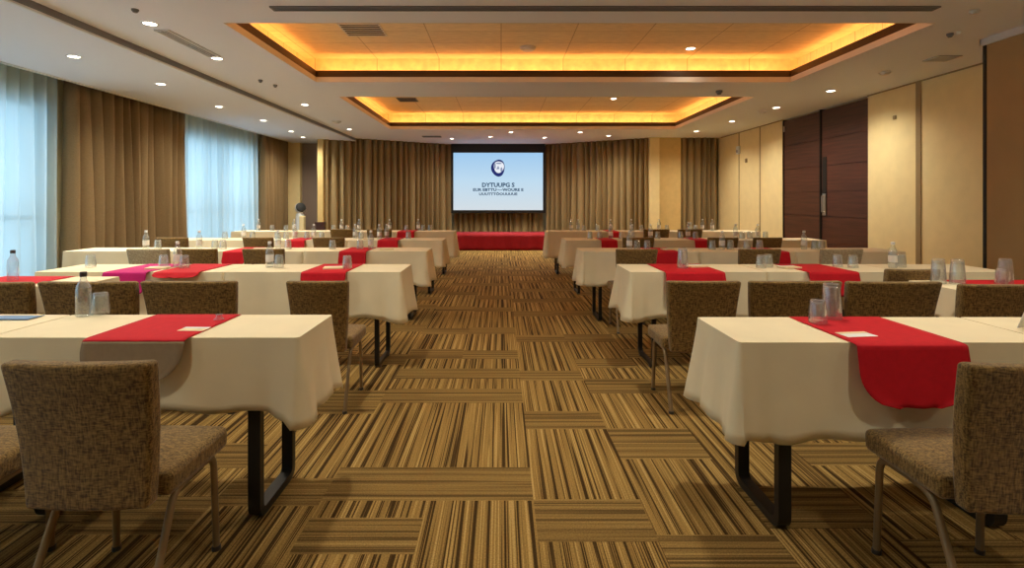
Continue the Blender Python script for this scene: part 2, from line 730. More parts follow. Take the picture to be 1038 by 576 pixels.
# main ceiling with two coffer openings
CX0, CX1 = -2.66, 4.16
COF = [(4.96, 7.44), (8.5, 12.4)]
xs = [XSTEP, CX0, CX1, XR + 0.25]
ys = [Y0, COF[0][0], COF[0][1], COF[1][0], COF[1][1], YB]
b = MB()
TH = 0.07
for i in range(3):
    for j in range(5):
        if i == 1 and j in (1, 3):
            continue
        b.box(xs[i], xs[i + 1], ys[j], ys[j + 1], ZC, ZC + TH)
me_o = b.build('ceiling', M['ceiling'])
bmx = bmesh.new()
bmx.from_mesh(me_o.data)
bmesh.ops.remove_doubles(bmx, verts=bmx.verts, dist=1e-4)
dupf = {}
for f_ in bmx.faces:
    dupf.setdefault(tuple(sorted(vv.index for vv in f_.verts)), []).append(f_)
bmesh.ops.delete(bmx, geom=[f_ for q in dupf.values() if len(q) > 1 for f_ in q], context='FACES')
bmesh.ops.recalc_face_normals(bmx, faces=bmx.faces)
bmx.to_mesh(me_o.data)
bmx.free()
struct(me_o)
# lowered ceiling strip by the windows, its step and bright edge
b = MB()
b.box(-5.84, XSTEP, Y0, YB, ZL, ZC + TH)
struct(b.build('ceiling_strip', M['ceiling']))
b = MB()
b.box(XSTEP, XSTEP + 0.008, Y0, YB, ZL + 0.012, ZC)
struct(b.build('trim_1', M['groove']))
b = MB()
b.box(XSTEP - 0.02, XSTEP + 0.012, Y0, YB, ZL - 0.006, ZL + 0.012)
struct(b.build('trim_2', M['whitemetal']))
b = MB()
b.box(-5.88, -5.83, Y0, 15.0, ZL - 0.012, ZL + 0.05)
struct(b.build('trim_3', M['whitemetal']))
b = MB()       # curtain pocket lid
b.box(XL - 0.1, -5.82, Y0, YB, 3.06, 3.1)
struct(b.build('ceiling_pocket', M['ceiling']))

for ci, (ya, yb) in enumerate(COF):
    # dark timber fascia just above the plaster lip
    g = MB()
    z0, z1, t = ZC + TH, ZC + TH + 0.095, 0.02
    g.box(CX0, CX1, yb, yb + t, z0, z1)
    g.box(CX0, CX1, ya - t, ya, z0, z1)
    g.box(CX0 - t, CX0, ya - t, yb + t, z0, z1)
    g.box(CX1, CX1 + t, ya - t, yb + t, z0, z1)
    struct(g.build('trim_%d' % (4 + ci), M['fascia']))
    g = MB()
    q = 0.0035
    for (a0, a1, b0, b1) in ((CX0, CX1, yb - q, yb), (CX0, CX1, ya, ya + q), (CX0, CX0 + q, ya, yb), (CX1 - q, CX1, ya, yb)):
        g.box(a0, a1, b0, b1, ZC - 0.004, ZC + TH)
    struct(g.build('trim_%d' % (6 + ci), M['lip']))
    # recess: outer walls and papered ceiling
    e = 0.24
    g = MB()
    g.add([(CX0 - e, ya - e, ZC + TH), (CX1 + e, ya - e, ZC + TH), (CX1 + e, yb + e, ZC + TH), (CX0 - e, yb + e, ZC + TH),
           (CX0 - e, ya - e, ZR), (CX1 + e, ya - e, ZR), (CX1 + e, yb + e, ZR), (CX0 - e, yb + e, ZR)],
          [(4, 5, 6, 7), (0, 1, 5, 4), (1, 2, 6, 5), (2, 3, 7, 6), (3, 0, 4, 7)])
    o = g.build('ceiling_recess', M['paper'])
    md = o.modifiers.new('thick', 'SOLIDIFY')
    md.thickness = 0.03
    md.offset = 1
    struct(o)
    # the cove lights lie in the trough behind the fascia
    for (cx, cy, lx, rz) in (((CX0 + CX1) / 2, yb + 0.065, CX1 - CX0, PI), ((CX0 + CX1) / 2, ya - 0.065, CX1 - CX0, 0),
                             (CX0 - 0.065, (ya + yb) / 2, yb - ya, -PI / 2), (CX1 + 0.065, (ya + yb) / 2, yb - ya, PI / 2)):
        d = bpy.data.lights.new('cove_light', 'AREA')
        d.shape = 'RECTANGLE'
        d.size = lx
        d.size_y = 0.05
        d.energy = COVE_W * lx
        d.color = COVE
        lo = bpy.data.objects.new('cove_light', d)
        lo.location = (cx, cy, ZC + TH + 0.07)
        lo.rotation_euler = (PI - math.radians(-62), 0, rz)   # aimed up and inwards
        C.objects.link(lo)

# walls -------------------------------------------------------------
WINS = [(-2.6, 7.05), (9.95, 12.95)]
WZ0, WZ1 = 0.12, 2.62
b = MB()
segs = [Y0, WINS[0][0], WINS[0][1], WINS[1][0], WINS[1][1], 15.2]
for i in range(5):
    if i in (1, 3):
        b.box(XL - 0.2, XL, segs[i], segs[i + 1], 0, WZ0)
        b.box(XL - 0.2, XL, segs[i], segs[i + 1], WZ1, 3.1)
    else:
        b.box(XL - 0.2, XL, segs[i], segs[i + 1], 0, 3.1)
struct(b.build('wall_left', M['cream']))
for wi, (ya, yb) in enumerate(WINS):
    root = bpy.data.objects.new('window_%d' % (wi + 1), None)
    C.objects.link(root)
    root.location = (XL - 0.1, ya, WZ0)
    struct(root)
    fr = MB()
    n = round((yb - ya) / 1.5)
    L_ = yb - ya
    H_ = WZ1 - WZ0
    for k in range(n + 1):
        yc = min(max(L_ * k / n, 0.03), L_ - 0.03)
        fr.box(-0.035, 0.035, yc - 0.03, yc + 0.03, 0, H_)
    for zc in (0.03, H_ - 0.03, 0.95):
        fr.box(-0.033, 0.033, 0, L_, zc - 0.03, zc + 0.03)
    fr.build('window_frame', M['winframe'], root)
    for k in range(n):
        g = MB()
        g.box(-0.005, 0.005, L_ * k / n + 0.03, L_ * (k + 1) / n - 0.03, 0.06, H_ - 0.06)
        g.build('window_pane', M['pane'], root)
    portal(ya, yb, WZ0, WZ1, XL - 0.22)

# right wall: cream panels with seams, door bay, brown projecting wall
DY0, DY1 = 8.40, 10.96
b = MB()
b.box(XR, XR + 0.2, 5.3, DY0, 0, 3.1)
b.box(XR, XR + 0.2, DY1, 14.3, 0, 3.1)
b.box(XR + 0.12, XR + 0.2, DY0, DY1, 0, 3.1)
struct(b.build('wall_right', M['cream']))
b = MB()
b.box(XR - 0.012, XR, 7.33, 7.42, 0, ZC)
struct(b.build('trim_8', M['creamrib']))
for k, yy in enumerate((11.9, 12.95)):
    b = MB()
    b.box(XR - 0.006, XR, yy - 0.02, yy + 0.02, 0, ZC)
    struct(b.build('trim_%d' % (9 + k), M['creamrib']))
b = MB()
b.box(XR - 0.01, XR + 0.002, 5.5, DY0, ZC - 0.02, ZC)
b.box(XR - 0.01, XR + 0.002, DY1, 14.0, ZC - 0.02, ZC)
struct(b.build('trim_11', M['creamrib']))
b = MB()
b.box(5.1, 6.1, Y0, 5.47, 0, 2.985)
struct(b.build('wall_right_projecting', M['brownwall']))
b = MB()
b.box(5.07, 5.1, Y0, 5.49, 2.93, ZC)
b.box(5.07, 5.9, 5.47, 5.49, 2.93, ZC)
struct(b.build('trim_12', M['whitemetal']))
b = MB()
b.box(5.092, 5.1, 5.44, 5.476, 0, 2.93)
struct(b.build('trim_13', M['blackmetal']))
# skirtings
b = MB()
b.box(XR - 0.015, XR, 5.49, DY0, 0, 0.1)
b.box(XR - 0.015, XR, DY1, 14.0, 0, 0.1)
struct(b.build('baseboard_right', M['doorwood']))
b = MB()
b.box(XL - 0.2, 5.1, Y0 - 0.2, Y0, 0, 3.1)
struct(b.build('wall_front', M['cream']))

# double door to the full height of the wall
for di, (ya, yb) in enumerate(((DY0, (DY0 + DY1) / 2 - 0.01), ((DY0 + DY1) / 2 + 0.01, DY1))):
    root = bpy.data.objects.new('door_%d' % (di + 1), None)
    C.objects.link(root)
    root.location = (XR + 0.06, ya, 0)
    struct(root)
    g = MB()
    W_ = yb - ya
    zs = [0.02, 0.52, 1.0, 1.46, 1.94, 2.44, 2.97]
    for k in range(6):
        g.box(-0.03, 0.03, 0.012, W_ - 0.012, zs[k] + 0.005, zs[k + 1] - 0.005)
    g.box(-0.012, 0.02, 0.012, W_ - 0.012, 0.02, 2.97)
    g.build('door_leaf', M['doorwood'], root)
    g = MB()
    g.box(-0.05, 0.05, 0, 0.012, 0, 2.99)
    g.box(-0.05, 0.05, W_ - 0.012, W_, 0, 2.99)
    g.build('door_edge', M['blackmetal'], root)
    if di == 0:
        pl = MB()
        pl.box(-0.038, -0.03, W_ - 0.16, W_ - 0.04, 1.02, 2.1)
        hp = pl.build('push_plate', M['blackmetal'], root)
        h = MB()
        h.box(-0.046, -0.038, W_ - 0.15, W_ - 0.05, 1.02, 1.42)
        h.tube(rounded([(-0.04, W_ - 0.1, 1.08), (-0.085, W_ - 0.1, 1.08), (-0.085, W_ - 0.1, 1.38), (-0.04, W_ - 0.1, 1.38)], 0.02), circ(0.012), up=(0, 1, 0))
        h.build('door_handle', M['steel'], hp)
    else:
        h = MB()
        h.box(-0.05, -0.03, W_ - 0.06, W_ - 0.02, 2.74, 2.86)
        h.build('hinge', M['steel'], root)

# back walls: piers and flat panels beside the curtains
b = MB()
b.box(XL, 6.1, 16.3, 16.5, 0, 3.1)
struct(b.build('wall_back', M['taupe']))
b = MB()
b.box(XL, -5.67, 14.6, 15.2, 0, ZC)
struct(b.build('wall_back_pier_left', M['cream']))
b = MB()
b.box(-5.67, -4.70, 14.75, 15.0, 0, ZC)
struct(b.build('wall_back_panel_left', M['taupe']))
b = MB()
b.box(4.02, 4.28, 14.0, 14.5, 0, ZC)
struct(b.build('wall_back_pier_right', M['cream']))
b = MB()
b.box(4.28, 4.88, 14.06, 14.5, 0, ZC)
struct(b.build('wall_back_panel_right', M['gold']))
b = MB()
b.box(4.275, 4.285, 14.03, 14.06, 0, ZC)
struct(b.build('trim_14', M['creamrib']))
b = MB()
b.box(4.88, 6.1, 14.3, 14.5, 0, ZC)
struct(b.build('wall_back_corner', M['taupe']))
# lit wall end at the left curtain, light put into its gold; dark base
root = thing('lit_wall_end', 'narrow wall end with light painted gold and dark base at the outer end of the back left curtain', 'wall end', (-4.80, 13.78, 0))
b = MB(); b.box(-0.075, 0.075, -0.04, 0.10, 0.72, ZC - 0.001); b.build('lit_edge', M['gold'], root)
b = MB(); b.box(-0.11, 0.11, -0.06, 0.12, 0.0, 0.66); b.box(-0.13, 0.13, -0.08, 0.14, 0.66, 0.72)
b.build('base', M['doorwood'], root)


# curtains ----------------------------------------------------------
def curtain(name, p0, p1, z0, z1, m, label, cat='curtain', amp=0.05, per=0.16, seed=1, cols_per=10, flare=1.25, thick=0.004, gather=0.0):
    """Pleated cloth hung between two floor points; folds deepen towards the hem."""
    rnd = random.Random(seed)
    p0 = Vector((p0[0], p0[1], 0))
    p1 = Vector((p1[0], p1[1], 0))
    d = p1 - p0
    Lc = d.length
    d.normalize()
    nrm = Vector((-d.y, d.x, 0))
    nf = max(2, round(Lc / per))
    ph = [0.0]
    for i in range(nf):
        ph.append(ph[-1] + rnd.uniform(0.65, 1.35))
    ph = [q / ph[-1] * Lc for q in ph]
    am = [rnd.uniform(0.65, 1.15) for _ in range(nf)]
    rows = 9
    g = MB()
    S_, T_ = [], []
    for i in range(nf):
        for k in range(cols_per):
            S_.append(ph[i] + (ph[i + 1] - ph[i]) * k / cols_per)
            T_.append((i, k / cols_per))
    S_.append(Lc)
    T_.append((nf - 1, 1.0))
    vs = []
    for r in range(rows + 1):
        tz = r / rows
        z = z1 + (z0 - z1) * tz
        ga = gather * math.sin(PI * min(1.0, tz * 1.0))
        for s_, (i, u) in zip(S_, T_):
            a = am[i] * amp * (0.72 + (flare - 0.72) * tz)
            off = -a * (2 * abs(math.sin(PI * u)) ** 0.8 - 1) + 0.10 * a * math.cos(4 * PI * u + i)
            sw = 0.25 * amp * math.sin(i * 1.7 + tz * 2.6)
            along = s_ + 0.012 * math.sin(6.28 * u) * tz + ga * (0.5 - s_ / Lc) * 2
            p = p0 + d * along + nrm * (off + sw)
            vs.append((p.x, p.y, z))
    m_ = len(S_)
    fs = [(r * m_ + k, r * m_ + k + 1, (r + 1) * m_ + k + 1, (r + 1) * m_ + k) for r in range(rows) for k in range(m_ - 1)]
    g.add(vs, fs)
    o = g.build(name, m, smooth=60, flip=False)
    if thick:
        md = o.modifiers.new('thick', 'SOLIDIFY')
        md.thickness = thick
        md.offset = 0
    return tag(o, label, cat)


curtain('curtain', (-5.98, 7.16), (-5.98, 9.86), 0.02, 3.0, M['drape'], 'brown pleated floor-length drape between the two sheer-covered windows', seed=3, per=0.20, amp=0.10, gather=0.03)
curtain('curtain', (-5.98, 13.0), (-5.98, 14.45), 0.02, 3.0, M['drape'], 'narrow brown drape at far end of the window wall, beside the cream pier', seed=4, per=0.18, amp=0.08)
curtain('sheer_curtain', (-6.12, -2.8), (-6.12, 7.14), 0.02, 3.0, M['sheer'], 'long pale voile sheer over the window at the left edge', 'sheer curtain', seed=5, per=0.22, amp=0.06, thick=0)
curtain('sheer_curtain', (-6.12, 9.90), (-6.12, 13.0), 0.02, 3.0, M['sheer'], 'pale voile sheer over the farther window, between two brown drapes', 'sheer curtain', seed=6, per=0.22, amp=0.06, thick=0)
curtain('curtain', (-4.72, 13.80), (-1.50, 15.85), 0.02, ZC, M['drapeback'], 'bronze pleated curtain angled along the back wall, left of the screen', seed=8, per=0.18, amp=0.085)
curtain('curtain', (1.34, 15.85), (4.03, 14.12), 0.02, ZC, M['drapeback'], 'bronze pleated curtain angled along the back wall, right of the screen', seed=9, per=0.18, amp=0.085)
curtain('curtain', (-1.52, 15.98), (1.36, 15.98), 0.02, ZC, M['drapeback'], 'bronze pleated curtain behind and below the projection screen', seed=10, per=0.18, amp=0.06)
curtain('curtain', (4.90, 14.12), (5.90, 14.12), 0.02, ZC, M['drapeback'], 'narrow dark bronze curtain in the far right corner', seed=12, per=0.17, amp=0.075)

# ------------------------------------------------------------------ ceiling fittings
def ceil_at(px, py, z):
    d = F * (z - CAM_H) / (203.0 - py)
    return ((px - 508.0) * d / F, d)


_lamp = None


def downlight(x, y, z, label, group, energy=None, r=0.055):
    global _lamp
    root = thing('downlight', label, 'downlight', (x, y, z), 0, group)
    if _lamp is None:
        g = MB()
        g.lathe([(0.075, -0.001), (0.075, -0.008), (0.062, -0.010), (0.056, -0.004), (0.056, -0.001)], 24, cap=False)
        a = g.mesh('trim_ring'); a.materials.append(M['whitemetal']); a.shade_smooth()
        g = MB()
        g.lathe([(0.0005, -0.006), (0.03, -0.0055), (0.056, -0.003), (0.056, -0.0015)], 24, cap=False)
        c = g.mesh('lens'); c.materials.append(M['lamp']); c.shade_smooth()
        _lamp = (a, c)
    for nm, me in zip(('trim_ring', 'lens'), _lamp):
        o = bpy.data.objects.new(nm, me)
        C.objects.link(o)
        o.parent = root
    d = bpy.data.lights.new('downlight_beam', 'SPOT')
    d.energy = SPOT_W if energy is None else energy
    d.spot_size = math.radians(150)
    d.spot_blend = 1.0
    d.shadow_soft_size = 0.06
    d.color = WARM
    lo = bpy.data.objects.new('downlight_beam', d)
    C.objects.link(lo)
    lo.location = (x, y, z - 0.03)
    return root


ORD = ['nearest', 'second', 'third', 'fourth', 'fifth', 'sixth', 'seventh', 'eighth', 'ninth', 'tenth']
for i, (px, py) in enumerate(((75, 57), (163, 85), (222, 108), (267, 122), (295, 133), (307, 139))):
    x, y = ceil_at(px, py, ZL)
    downlight(x, y, ZL, 'recessed downlight in the lowered ceiling strip along the windows, %s from the camera' % ORD[i], 'downlights along the windows')
for i, (px, py) in enumerate(((152, 23.6), (220, 59), (309, 106), (354, 131))):
    x, y = ceil_at(px, py, ZC)
    downlight(x, y, ZC, 'recessed downlight in the main ceiling left of the lit coffers, %s from the camera' % ORD[i], 'downlights left of the coffers')
for i, (px, py) in enumerate(((842, 92), (787, 109), (742, 123), (706, 133))):
    x, y = ceil_at(px, py, ZC)
    downlight(x, y, ZC, 'recessed downlight near the right wall, %s from the camera' % ORD[i], 'downlights along the right wall')
for i, (px, py) in enumerate(((458, 140.5), (497, 138.5), (552, 139.5), (617, 137.5))):
    x, y = ceil_at(px, py, ZC)
    downlight(x, y, ZC, 'recessed downlight in front of the back curtains, %s from the left' % ['first', 'second', 'third', 'fourth'][i], 'downlights before the back curtains')
x, y = ceil_at(700, 49, ZR)
downlight(x, y, ZR, 'recessed downlight inside the nearer golden coffer', 'downlights in the coffers', 6)
x, y = ceil_at(622, 100, ZR)
downlight(x, y, ZR, 'recessed downlight inside the farther golden coffer', 'downlights in the coffers', 6)
x, y = ceil_at(518, 134, ZC)
downlight(x, y, ZC, 'recessed downlight just behind the far coffer, in line with the screen logo', 'downlights before the back curtains')
x, y = ceil_at(588, 134, ZC)
downlight(x, y, ZC, 'recessed downlight just behind the far coffer, right of the screen', 'downlights before the back curtains')
# added lamps out of view above the front rows, brightening the table fronts
for (x, y) in ((-3.4, 2.9), (-1.2, 3.1), (1.4, 3.1), (3.6, 2.9), (-1.6, 0.7), (1.6, 0.7), (-3.6, 0.2), (3.6, 0.2)):
    downlight(x, y, ZC, 'unseen added downlight in the plain ceiling over the front rows and the camera', 'added lamps over the camera', 118 if y > 2 else 60)
for (x, y) in ((-4.8, 4.2),):
    downlight(x, y, ZL, 'unseen added downlight in the lowered strip beside the camera', 'added lamps beside the camera', 50)


def ceiling_disc(px, py, z, r, h, label, name='smoke_detector', m='whitemetal'):
    x, y = ceil_at(px, py, z)
    root = thing(name, label, name.replace('_', ' '), (x, y, z))
    g = MB(); g.lathe([(r, 0), (r, -h * 0.4), (r * 0.9, -h * 0.55)], 24); g.build('base', M[m], root, smooth=40)
    g = MB(); g.lathe([(r * 0.7, -h * 0.55), (r * 0.66, -h * 0.9), (r * 0.45, -h)], 24); g.build('dome', M[m], root, smooth=40)


ceiling_disc(535, 48, ZR, 0.11, 0.05, 'large white round detector in the nearer golden coffer')
ceiling_disc(341, 123, ZC, 0.10, 0.05, 'white round detector on the ceiling left of the farther coffer')
ceiling_disc(773, 112, ZC, 0.07, 0.06, 'small detector on the ceiling near the double door')
ceiling_disc(897, 73, ZC, 0.07, 0.04, 'grey detector on the ceiling before the cream wall panels')
ceiling_disc(729, 92, ZC, 0.05, 0.06, 'small dark sprinkler rose between the two coffers at right', 'sprinkler', 'groove')
ceiling_disc(137, 9.5, ZC, 0.03, 0.03, 'small dark sprinkler head near the slatted air diffuser', 'sprinkler', 'groove')
ceiling_disc(264, 81, ZC, 0.03, 0.04, 'small sprinkler left of the nearer coffer, the nearer of a pair', 'sprinkler', 'groove')
ceiling_disc(279, 86, ZC, 0.03, 0.04, 'small sprinkler left of the nearer coffer, the farther of a pair', 'sprinkler', 'groove')
ceiling_disc(963, 34, ZC, 0.03, 0.04, 'small sprinkler right of the nearer coffer, left of a pair', 'sprinkler', 'groove')
ceiling_disc(972, 32, ZC, 0.025, 0.03, 'small sprinkler right of the nearer coffer, right of a pair', 'sprinkler', 'whitemetal')
ceiling_disc(988, 11, ZC, 0.04, 0.03, 'small round sensor on the ceiling at far upper right', 'sensor', 'whitemetal')


def diffuser(name, x0, x1, y0, y1, z, nslat, along, label, m_frame='whitemetal', m_back='black'):
    root = thing(name, label, 'air vent', ((x0 + x1) / 2, (y0 + y1) / 2, z))
    hx, hy = (x1 - x0) / 2, (y1 - y0) / 2
    g = MB(); g.box(-hx, hx, -hy, hy, -0.003, 0.0); g.build('backing', M[m_back], root)
    g = MB(); t = 0.016
    g.box(-hx, hx, -hy, -hy + t, -0.012, -0.003); g.box(-hx, hx, hy - t, hy, -0.012, -0.003)
    g.box(-hx, -hx + t, -hy + t, hy - t, -0.012, -0.003); g.box(hx - t, hx, -hy + t, hy - t, -0.012, -0.003)
    g.build('frame', M[m_frame], root)
    for k in range(nslat):
        g = MB()
        u = (k + 1) / (nslat + 1) * 2 - 1
        if along == 'Y':
            g.box(hx * u - 0.007, hx * u + 0.007, -hy + t, hy - t, -0.011, -0.003)
        else:
            g.box(-hx + t, hx - t, hy * u - 0.007, hy * u + 0.007, -0.011, -0.003)
        g.build('slat', M[m_frame], root)


diffuser('air_vent', -3.46, -3.31, 5.16, 6.12, ZC, 3, 'Y', 'long slatted linear air vent in the ceiling left of the nearer coffer')
diffuser('air_vent', -1.95, -1.45, 6.15, 6.6, ZR, 5, 'X', 'square slatted air vent inside the nearer golden coffer')
diffuser('air_vent', -2.15, -1.75, 10.6, 11.0, ZR, 4, 'X', 'small square air vent inside the farther golden coffer', 'groove')
diffuser('air_vent', 5.14, 5.42, 6.08, 6.32, ZC, 5, 'X', 'small flat air vent in the ceiling by the brown wall')
diffuser('air_vent', -2.1, -1.6, 13.7, 13.95, ZC, 3, 'X', 'flat air vent in the ceiling before the back left curtain', 'groove')
diffuser('slot_vent', -2.03, 3.85, 4.53, 4.63, ZC, 1, 'X', 'very long narrow slot vent in the ceiling before the nearer coffer', 'groove', 'slot')

# wall fittings on the right wall
root = thing('motion_sensor', 'small white sensor box high on the far right cream wall', 'sensor', (XR - 0.001, 12.95, 2.55))
g = MB(); g.box(-0.05, 0, -0.07, 0.07, -0.1, 0.1); g.build('housing', M['whitemetal'], root, bevel=0.012)
g = MB(); g.box(-0.06, -0.05, -0.03, 0.03, -0.06, 0.0); g.build('lens', M['groove'], root)
root = thing('wall_detector', 'tiny round wall fitting below the sensor box', 'fitting', (XR - 0.001, 12.55, 2.26))
g = MB(); g.box(-0.03, 0, -0.04, 0.04, -0.05, 0.05); g.build('housing', M['creamrib'], root, bevel=0.01)
root = thing('wall_detector', 'tiny fitting high on the cream panel right of the door', 'fitting', (XR - 0.001, 7.82, 2.55))
g = MB(); g.box(-0.02, 0, -0.03, 0.03, -0.03, 0.03); g.build('housing', M['creamrib'], root, bevel=0.008)

# ------------------------------------------------------------------ projection screen
scr = thing('projection_screen', 'lit projection screen with a pale blue slide, crest and three lines of text', 'screen', (-0.09, 15.62, 0))
SW, Z0s, Z1s = 2.70, 1.0, 2.73
g = MB(); g.box(-SW / 2 - 0.07, SW / 2 + 0.07, 0.0, 0.04, Z0s - 0.09, ZC - 0.001); g.build('casing', M['blackmetal'], scr)
g = MB(); g.box(-SW / 2, SW / 2, -0.012, 0.0, Z0s, Z1s); slide = g.build('slide', M['slide'], scr)


def text_mesh(txt, size, x, z, m, parent):
    cu = bpy.data.curves.new('lettering', 'FONT')
    cu.body = txt
    cu.size = size
    cu.align_x = 'CENTER'
    cu.extrude = 0.001
    cu.offset = size * 0.035
    cu.resolution_u = 2
    to = bpy.data.objects.new('lettering', cu)
    C.objects.link(to)
    dg = bpy.context.evaluated_depsgraph_get()
    me = bpy.data.meshes.new_from_object(to.evaluated_get(dg))
    bpy.data.objects.remove(to)
    me.materials.clear()
    me.materials.append(m)
    o = bpy.data.objects.new('lettering', me)
    C.objects.link(o)
    o.parent = parent
    o.rotation_euler = (PI / 2, 0, 0)
    o.location = (x, -0.0145, z)
    return o


t1 = text_mesh('DYTUUPG S', 0.175, 0.0, 1.70, M['teal'], scr)
t2 = text_mesh('EUR EBTTU\u00b7\u00b7\u2013\u00b7WOURE E', 0.115, 0.0, 1.575, M['teal'], scr)
t3 = text_mesh('UUUTTT\u00d6OUUUUE', 0.105, 0.0, 1.45, M['teal'], scr)
for t_, wd in ((t1, 0.98), (t2, 1.52), (t3, 1.15)):
    xs_ = [v.co.x for v in t_.data.vertices]
    t_.scale.x = wd / (max(xs_) - min(xs_))


def disc_poly(pts, y0, y1):
    n = len(pts)
    v = [(x, y0, z) for x, z in pts] + [(x, y1, z) for x, z in pts]
    f = [tuple(range(n)), tuple(range(2 * n - 1, n - 1, -1))] + [(i, n + i, n + (i + 1) % n, (i + 1) % n) for i in range(n)]
    return v, f


def blob(cx, cz, rx, rz, n=32, k=0.0, ph=0.0):
    return [(cx + rx * (1 + k * math.sin(3 * a + ph)) * math.cos(a), cz + rz * (1 + k * math.sin(3 * a + ph)) * math.sin(a)) for a in [2 * PI * i / n for i in range(n)]]


g = MB()
v, f = disc_poly([(x + 0.05 * max(0, -(z - 2.26)) * -0.6, z) for x, z in blob(0.0, 2.27, 0.205, 0.255, 36, 0.05, -1.2)], -0.0155, -0.0125); g.add(v, f)
crest = g.build('crest', M['navy'], scr)
g = MB()
v, f = disc_poly(blob(0.02, 2.30, 0.155, 0.175, 32, 0.05, 0.4), -0.0175, -0.0157); g.add(v, f)
g.build('crest_field', M['pwhite'], crest)
g = MB()
v, f = disc_poly([(-0.055, 2.23), (0.0, 2.34), (0.045, 2.24)], -0.0195, -0.0177); g.add(v, f)
v, f = disc_poly(blob(0.02, 2.41, 0.09, 0.022, 20), -0.0195, -0.0177); g.add(v, f)
v, f = disc_poly(blob(-0.10, 2.33, 0.028, 0.09, 20), -0.0195, -0.0177); g.add(v, f)
v, f = disc_poly(blob(0.10, 2.22, 0.03, 0.07, 20), -0.0195, -0.0177); g.add(v, f)
g.build('crest_figure', M['pgrey'], crest)

# ------------------------------------------------------------------ stage with red cloth
stg = thing('stage_platform', 'low stage platform draped in red cloth under the projection screen', 'stage', (0.05, 13.4, 0))
g = MB(); g.box(-2.3, 2.3, 0.0, 1.25, 0.03, 0.40); g.build('deck', M['blackmetal'], stg)
g = MB()
cols, rows = 90, 6
vs = []
for r in range(rows + 1):
    z = 0.409 - 0.40 * r / rows
    for k in range(cols + 1):
        x = -2.33 + 4.66 * k / cols
        vs.append((x, -0.02 - 0.022 * (r / rows) * (0.6 + math.sin(k * 0.9) * 0.7 + 0.4 * math.sin(k * 0.37)), z))
g.add(vs, [(r * (cols + 1) + k, r * (cols + 1) + k + 1, (r + 1) * (cols + 1) + k + 1, (r + 1) * (cols + 1) + k) for r in range(rows) for k in range(cols)])
g.add([(-2.33, -0.02, 0.409), (2.33, -0.02, 0.409), (2.33, 1.27, 0.409), (-2.33, 1.27, 0.409)], [(0, 1, 2, 3)])
for sx in (-2.33, 2.33):
    g.add([(sx, -0.02, 0.409), (sx, 1.27, 0.409), (sx, 1.27, 0.01), (sx, -0.02, 0.01)], [(0, 1, 2, 3)])
o = g.build('drape', M['stagered'], stg, smooth=40)
md = o.modifiers.new('thick', 'SOLIDIFY'); md.thickness = 0.004

# ------------------------------------------------------------------ air purifier by the back wall
ap = thing('air_purifier', 'white standing air purifier with tilted black round head by the left pier', 'air purifier', (-5.42, 13.95, 0))
g = MB(); g.lathe([(0.15, 0), (0.15, 0.03), (0.12, 0.06), (0.115, 0.78), (0.10, 0.92), (0.07, 0.96)], 28); g.build('body', M['purifier'], ap, smooth=40)
g = MB(); g.lathe([(0.06, -0.06), (0.13, -0.05), (0.145, 0.0), (0.13, 0.05), (0.11, 0.06)], 28)
hd = g.build('head', M['purifier'], ap, smooth=40); hd.location = (0.02, -0.02, 1.09); hd.rotation_euler = (math.radians(72), 0, math.radians(38))
g = MB(); g.lathe([(0.131, 0.052), (0.115, 0.075), (0.05, 0.09)], 28); g.build('grille', M['black'], hd, smooth=40)
g = MB(); g.box(0.04, 0.17, -0.165, -0.03, 0.03, 0.88); o = g.build('filter_door', M['cream'], ap, bevel=0.02)


# ------------------------------------------------------------------ furniture builders
TZ = 0.745     # table board top


def grid_rounded_box(w_, d_, h_, bev, curve=None, nx=8, ny=8, nz=3):
    """Subdivided rounded block centred in x/y, z from 0 to h; curve(p) bends it."""
    bm = bmesh.new()
    bmesh.ops.create_cube(bm, size=1.0)
    for v in bm.verts:
        v.co = Vector((v.co.x * w_, v.co.y * d_, (v.co.z + 0.5) * h_))
    bmesh.ops.bevel(bm, geom=list(bm.edges), offset=bev, segments=4, profile=0.5, affect='EDGES')
    for ax, n, a, L_ in ((0, nx, -w_ / 2, w_), (2, nz, 0.0, h_), (1, ny, -d_ / 2, d_)):
        for k in range(1, n):
            co = [0, 0, 0]; no = [0, 0, 0]
            co[ax] = a + L_ * k / n; no[ax] = 1
            bmesh.ops.bisect_plane(bm, geom=list(bm.verts) + list(bm.edges) + list(bm.faces), plane_co=co, plane_no=no, dist=1e-5)
    if curve:
        for v in bm.verts:
            v.co = curve(v.co.copy())
    bmesh.ops.recalc_face_normals(bm, faces=bm.faces)
    return bm


def bm_obj(bm, name, m, parent, smooth=True):
    me = bpy.data.meshes.new(name)
    bm.to_mesh(me)
    bm.free()
    if smooth:
        me.shade_smooth()
    me.materials.append(m)
    o = bpy.data.objects.new(name, me)
    C.objects.link(o)
    o.parent = parent
    return o


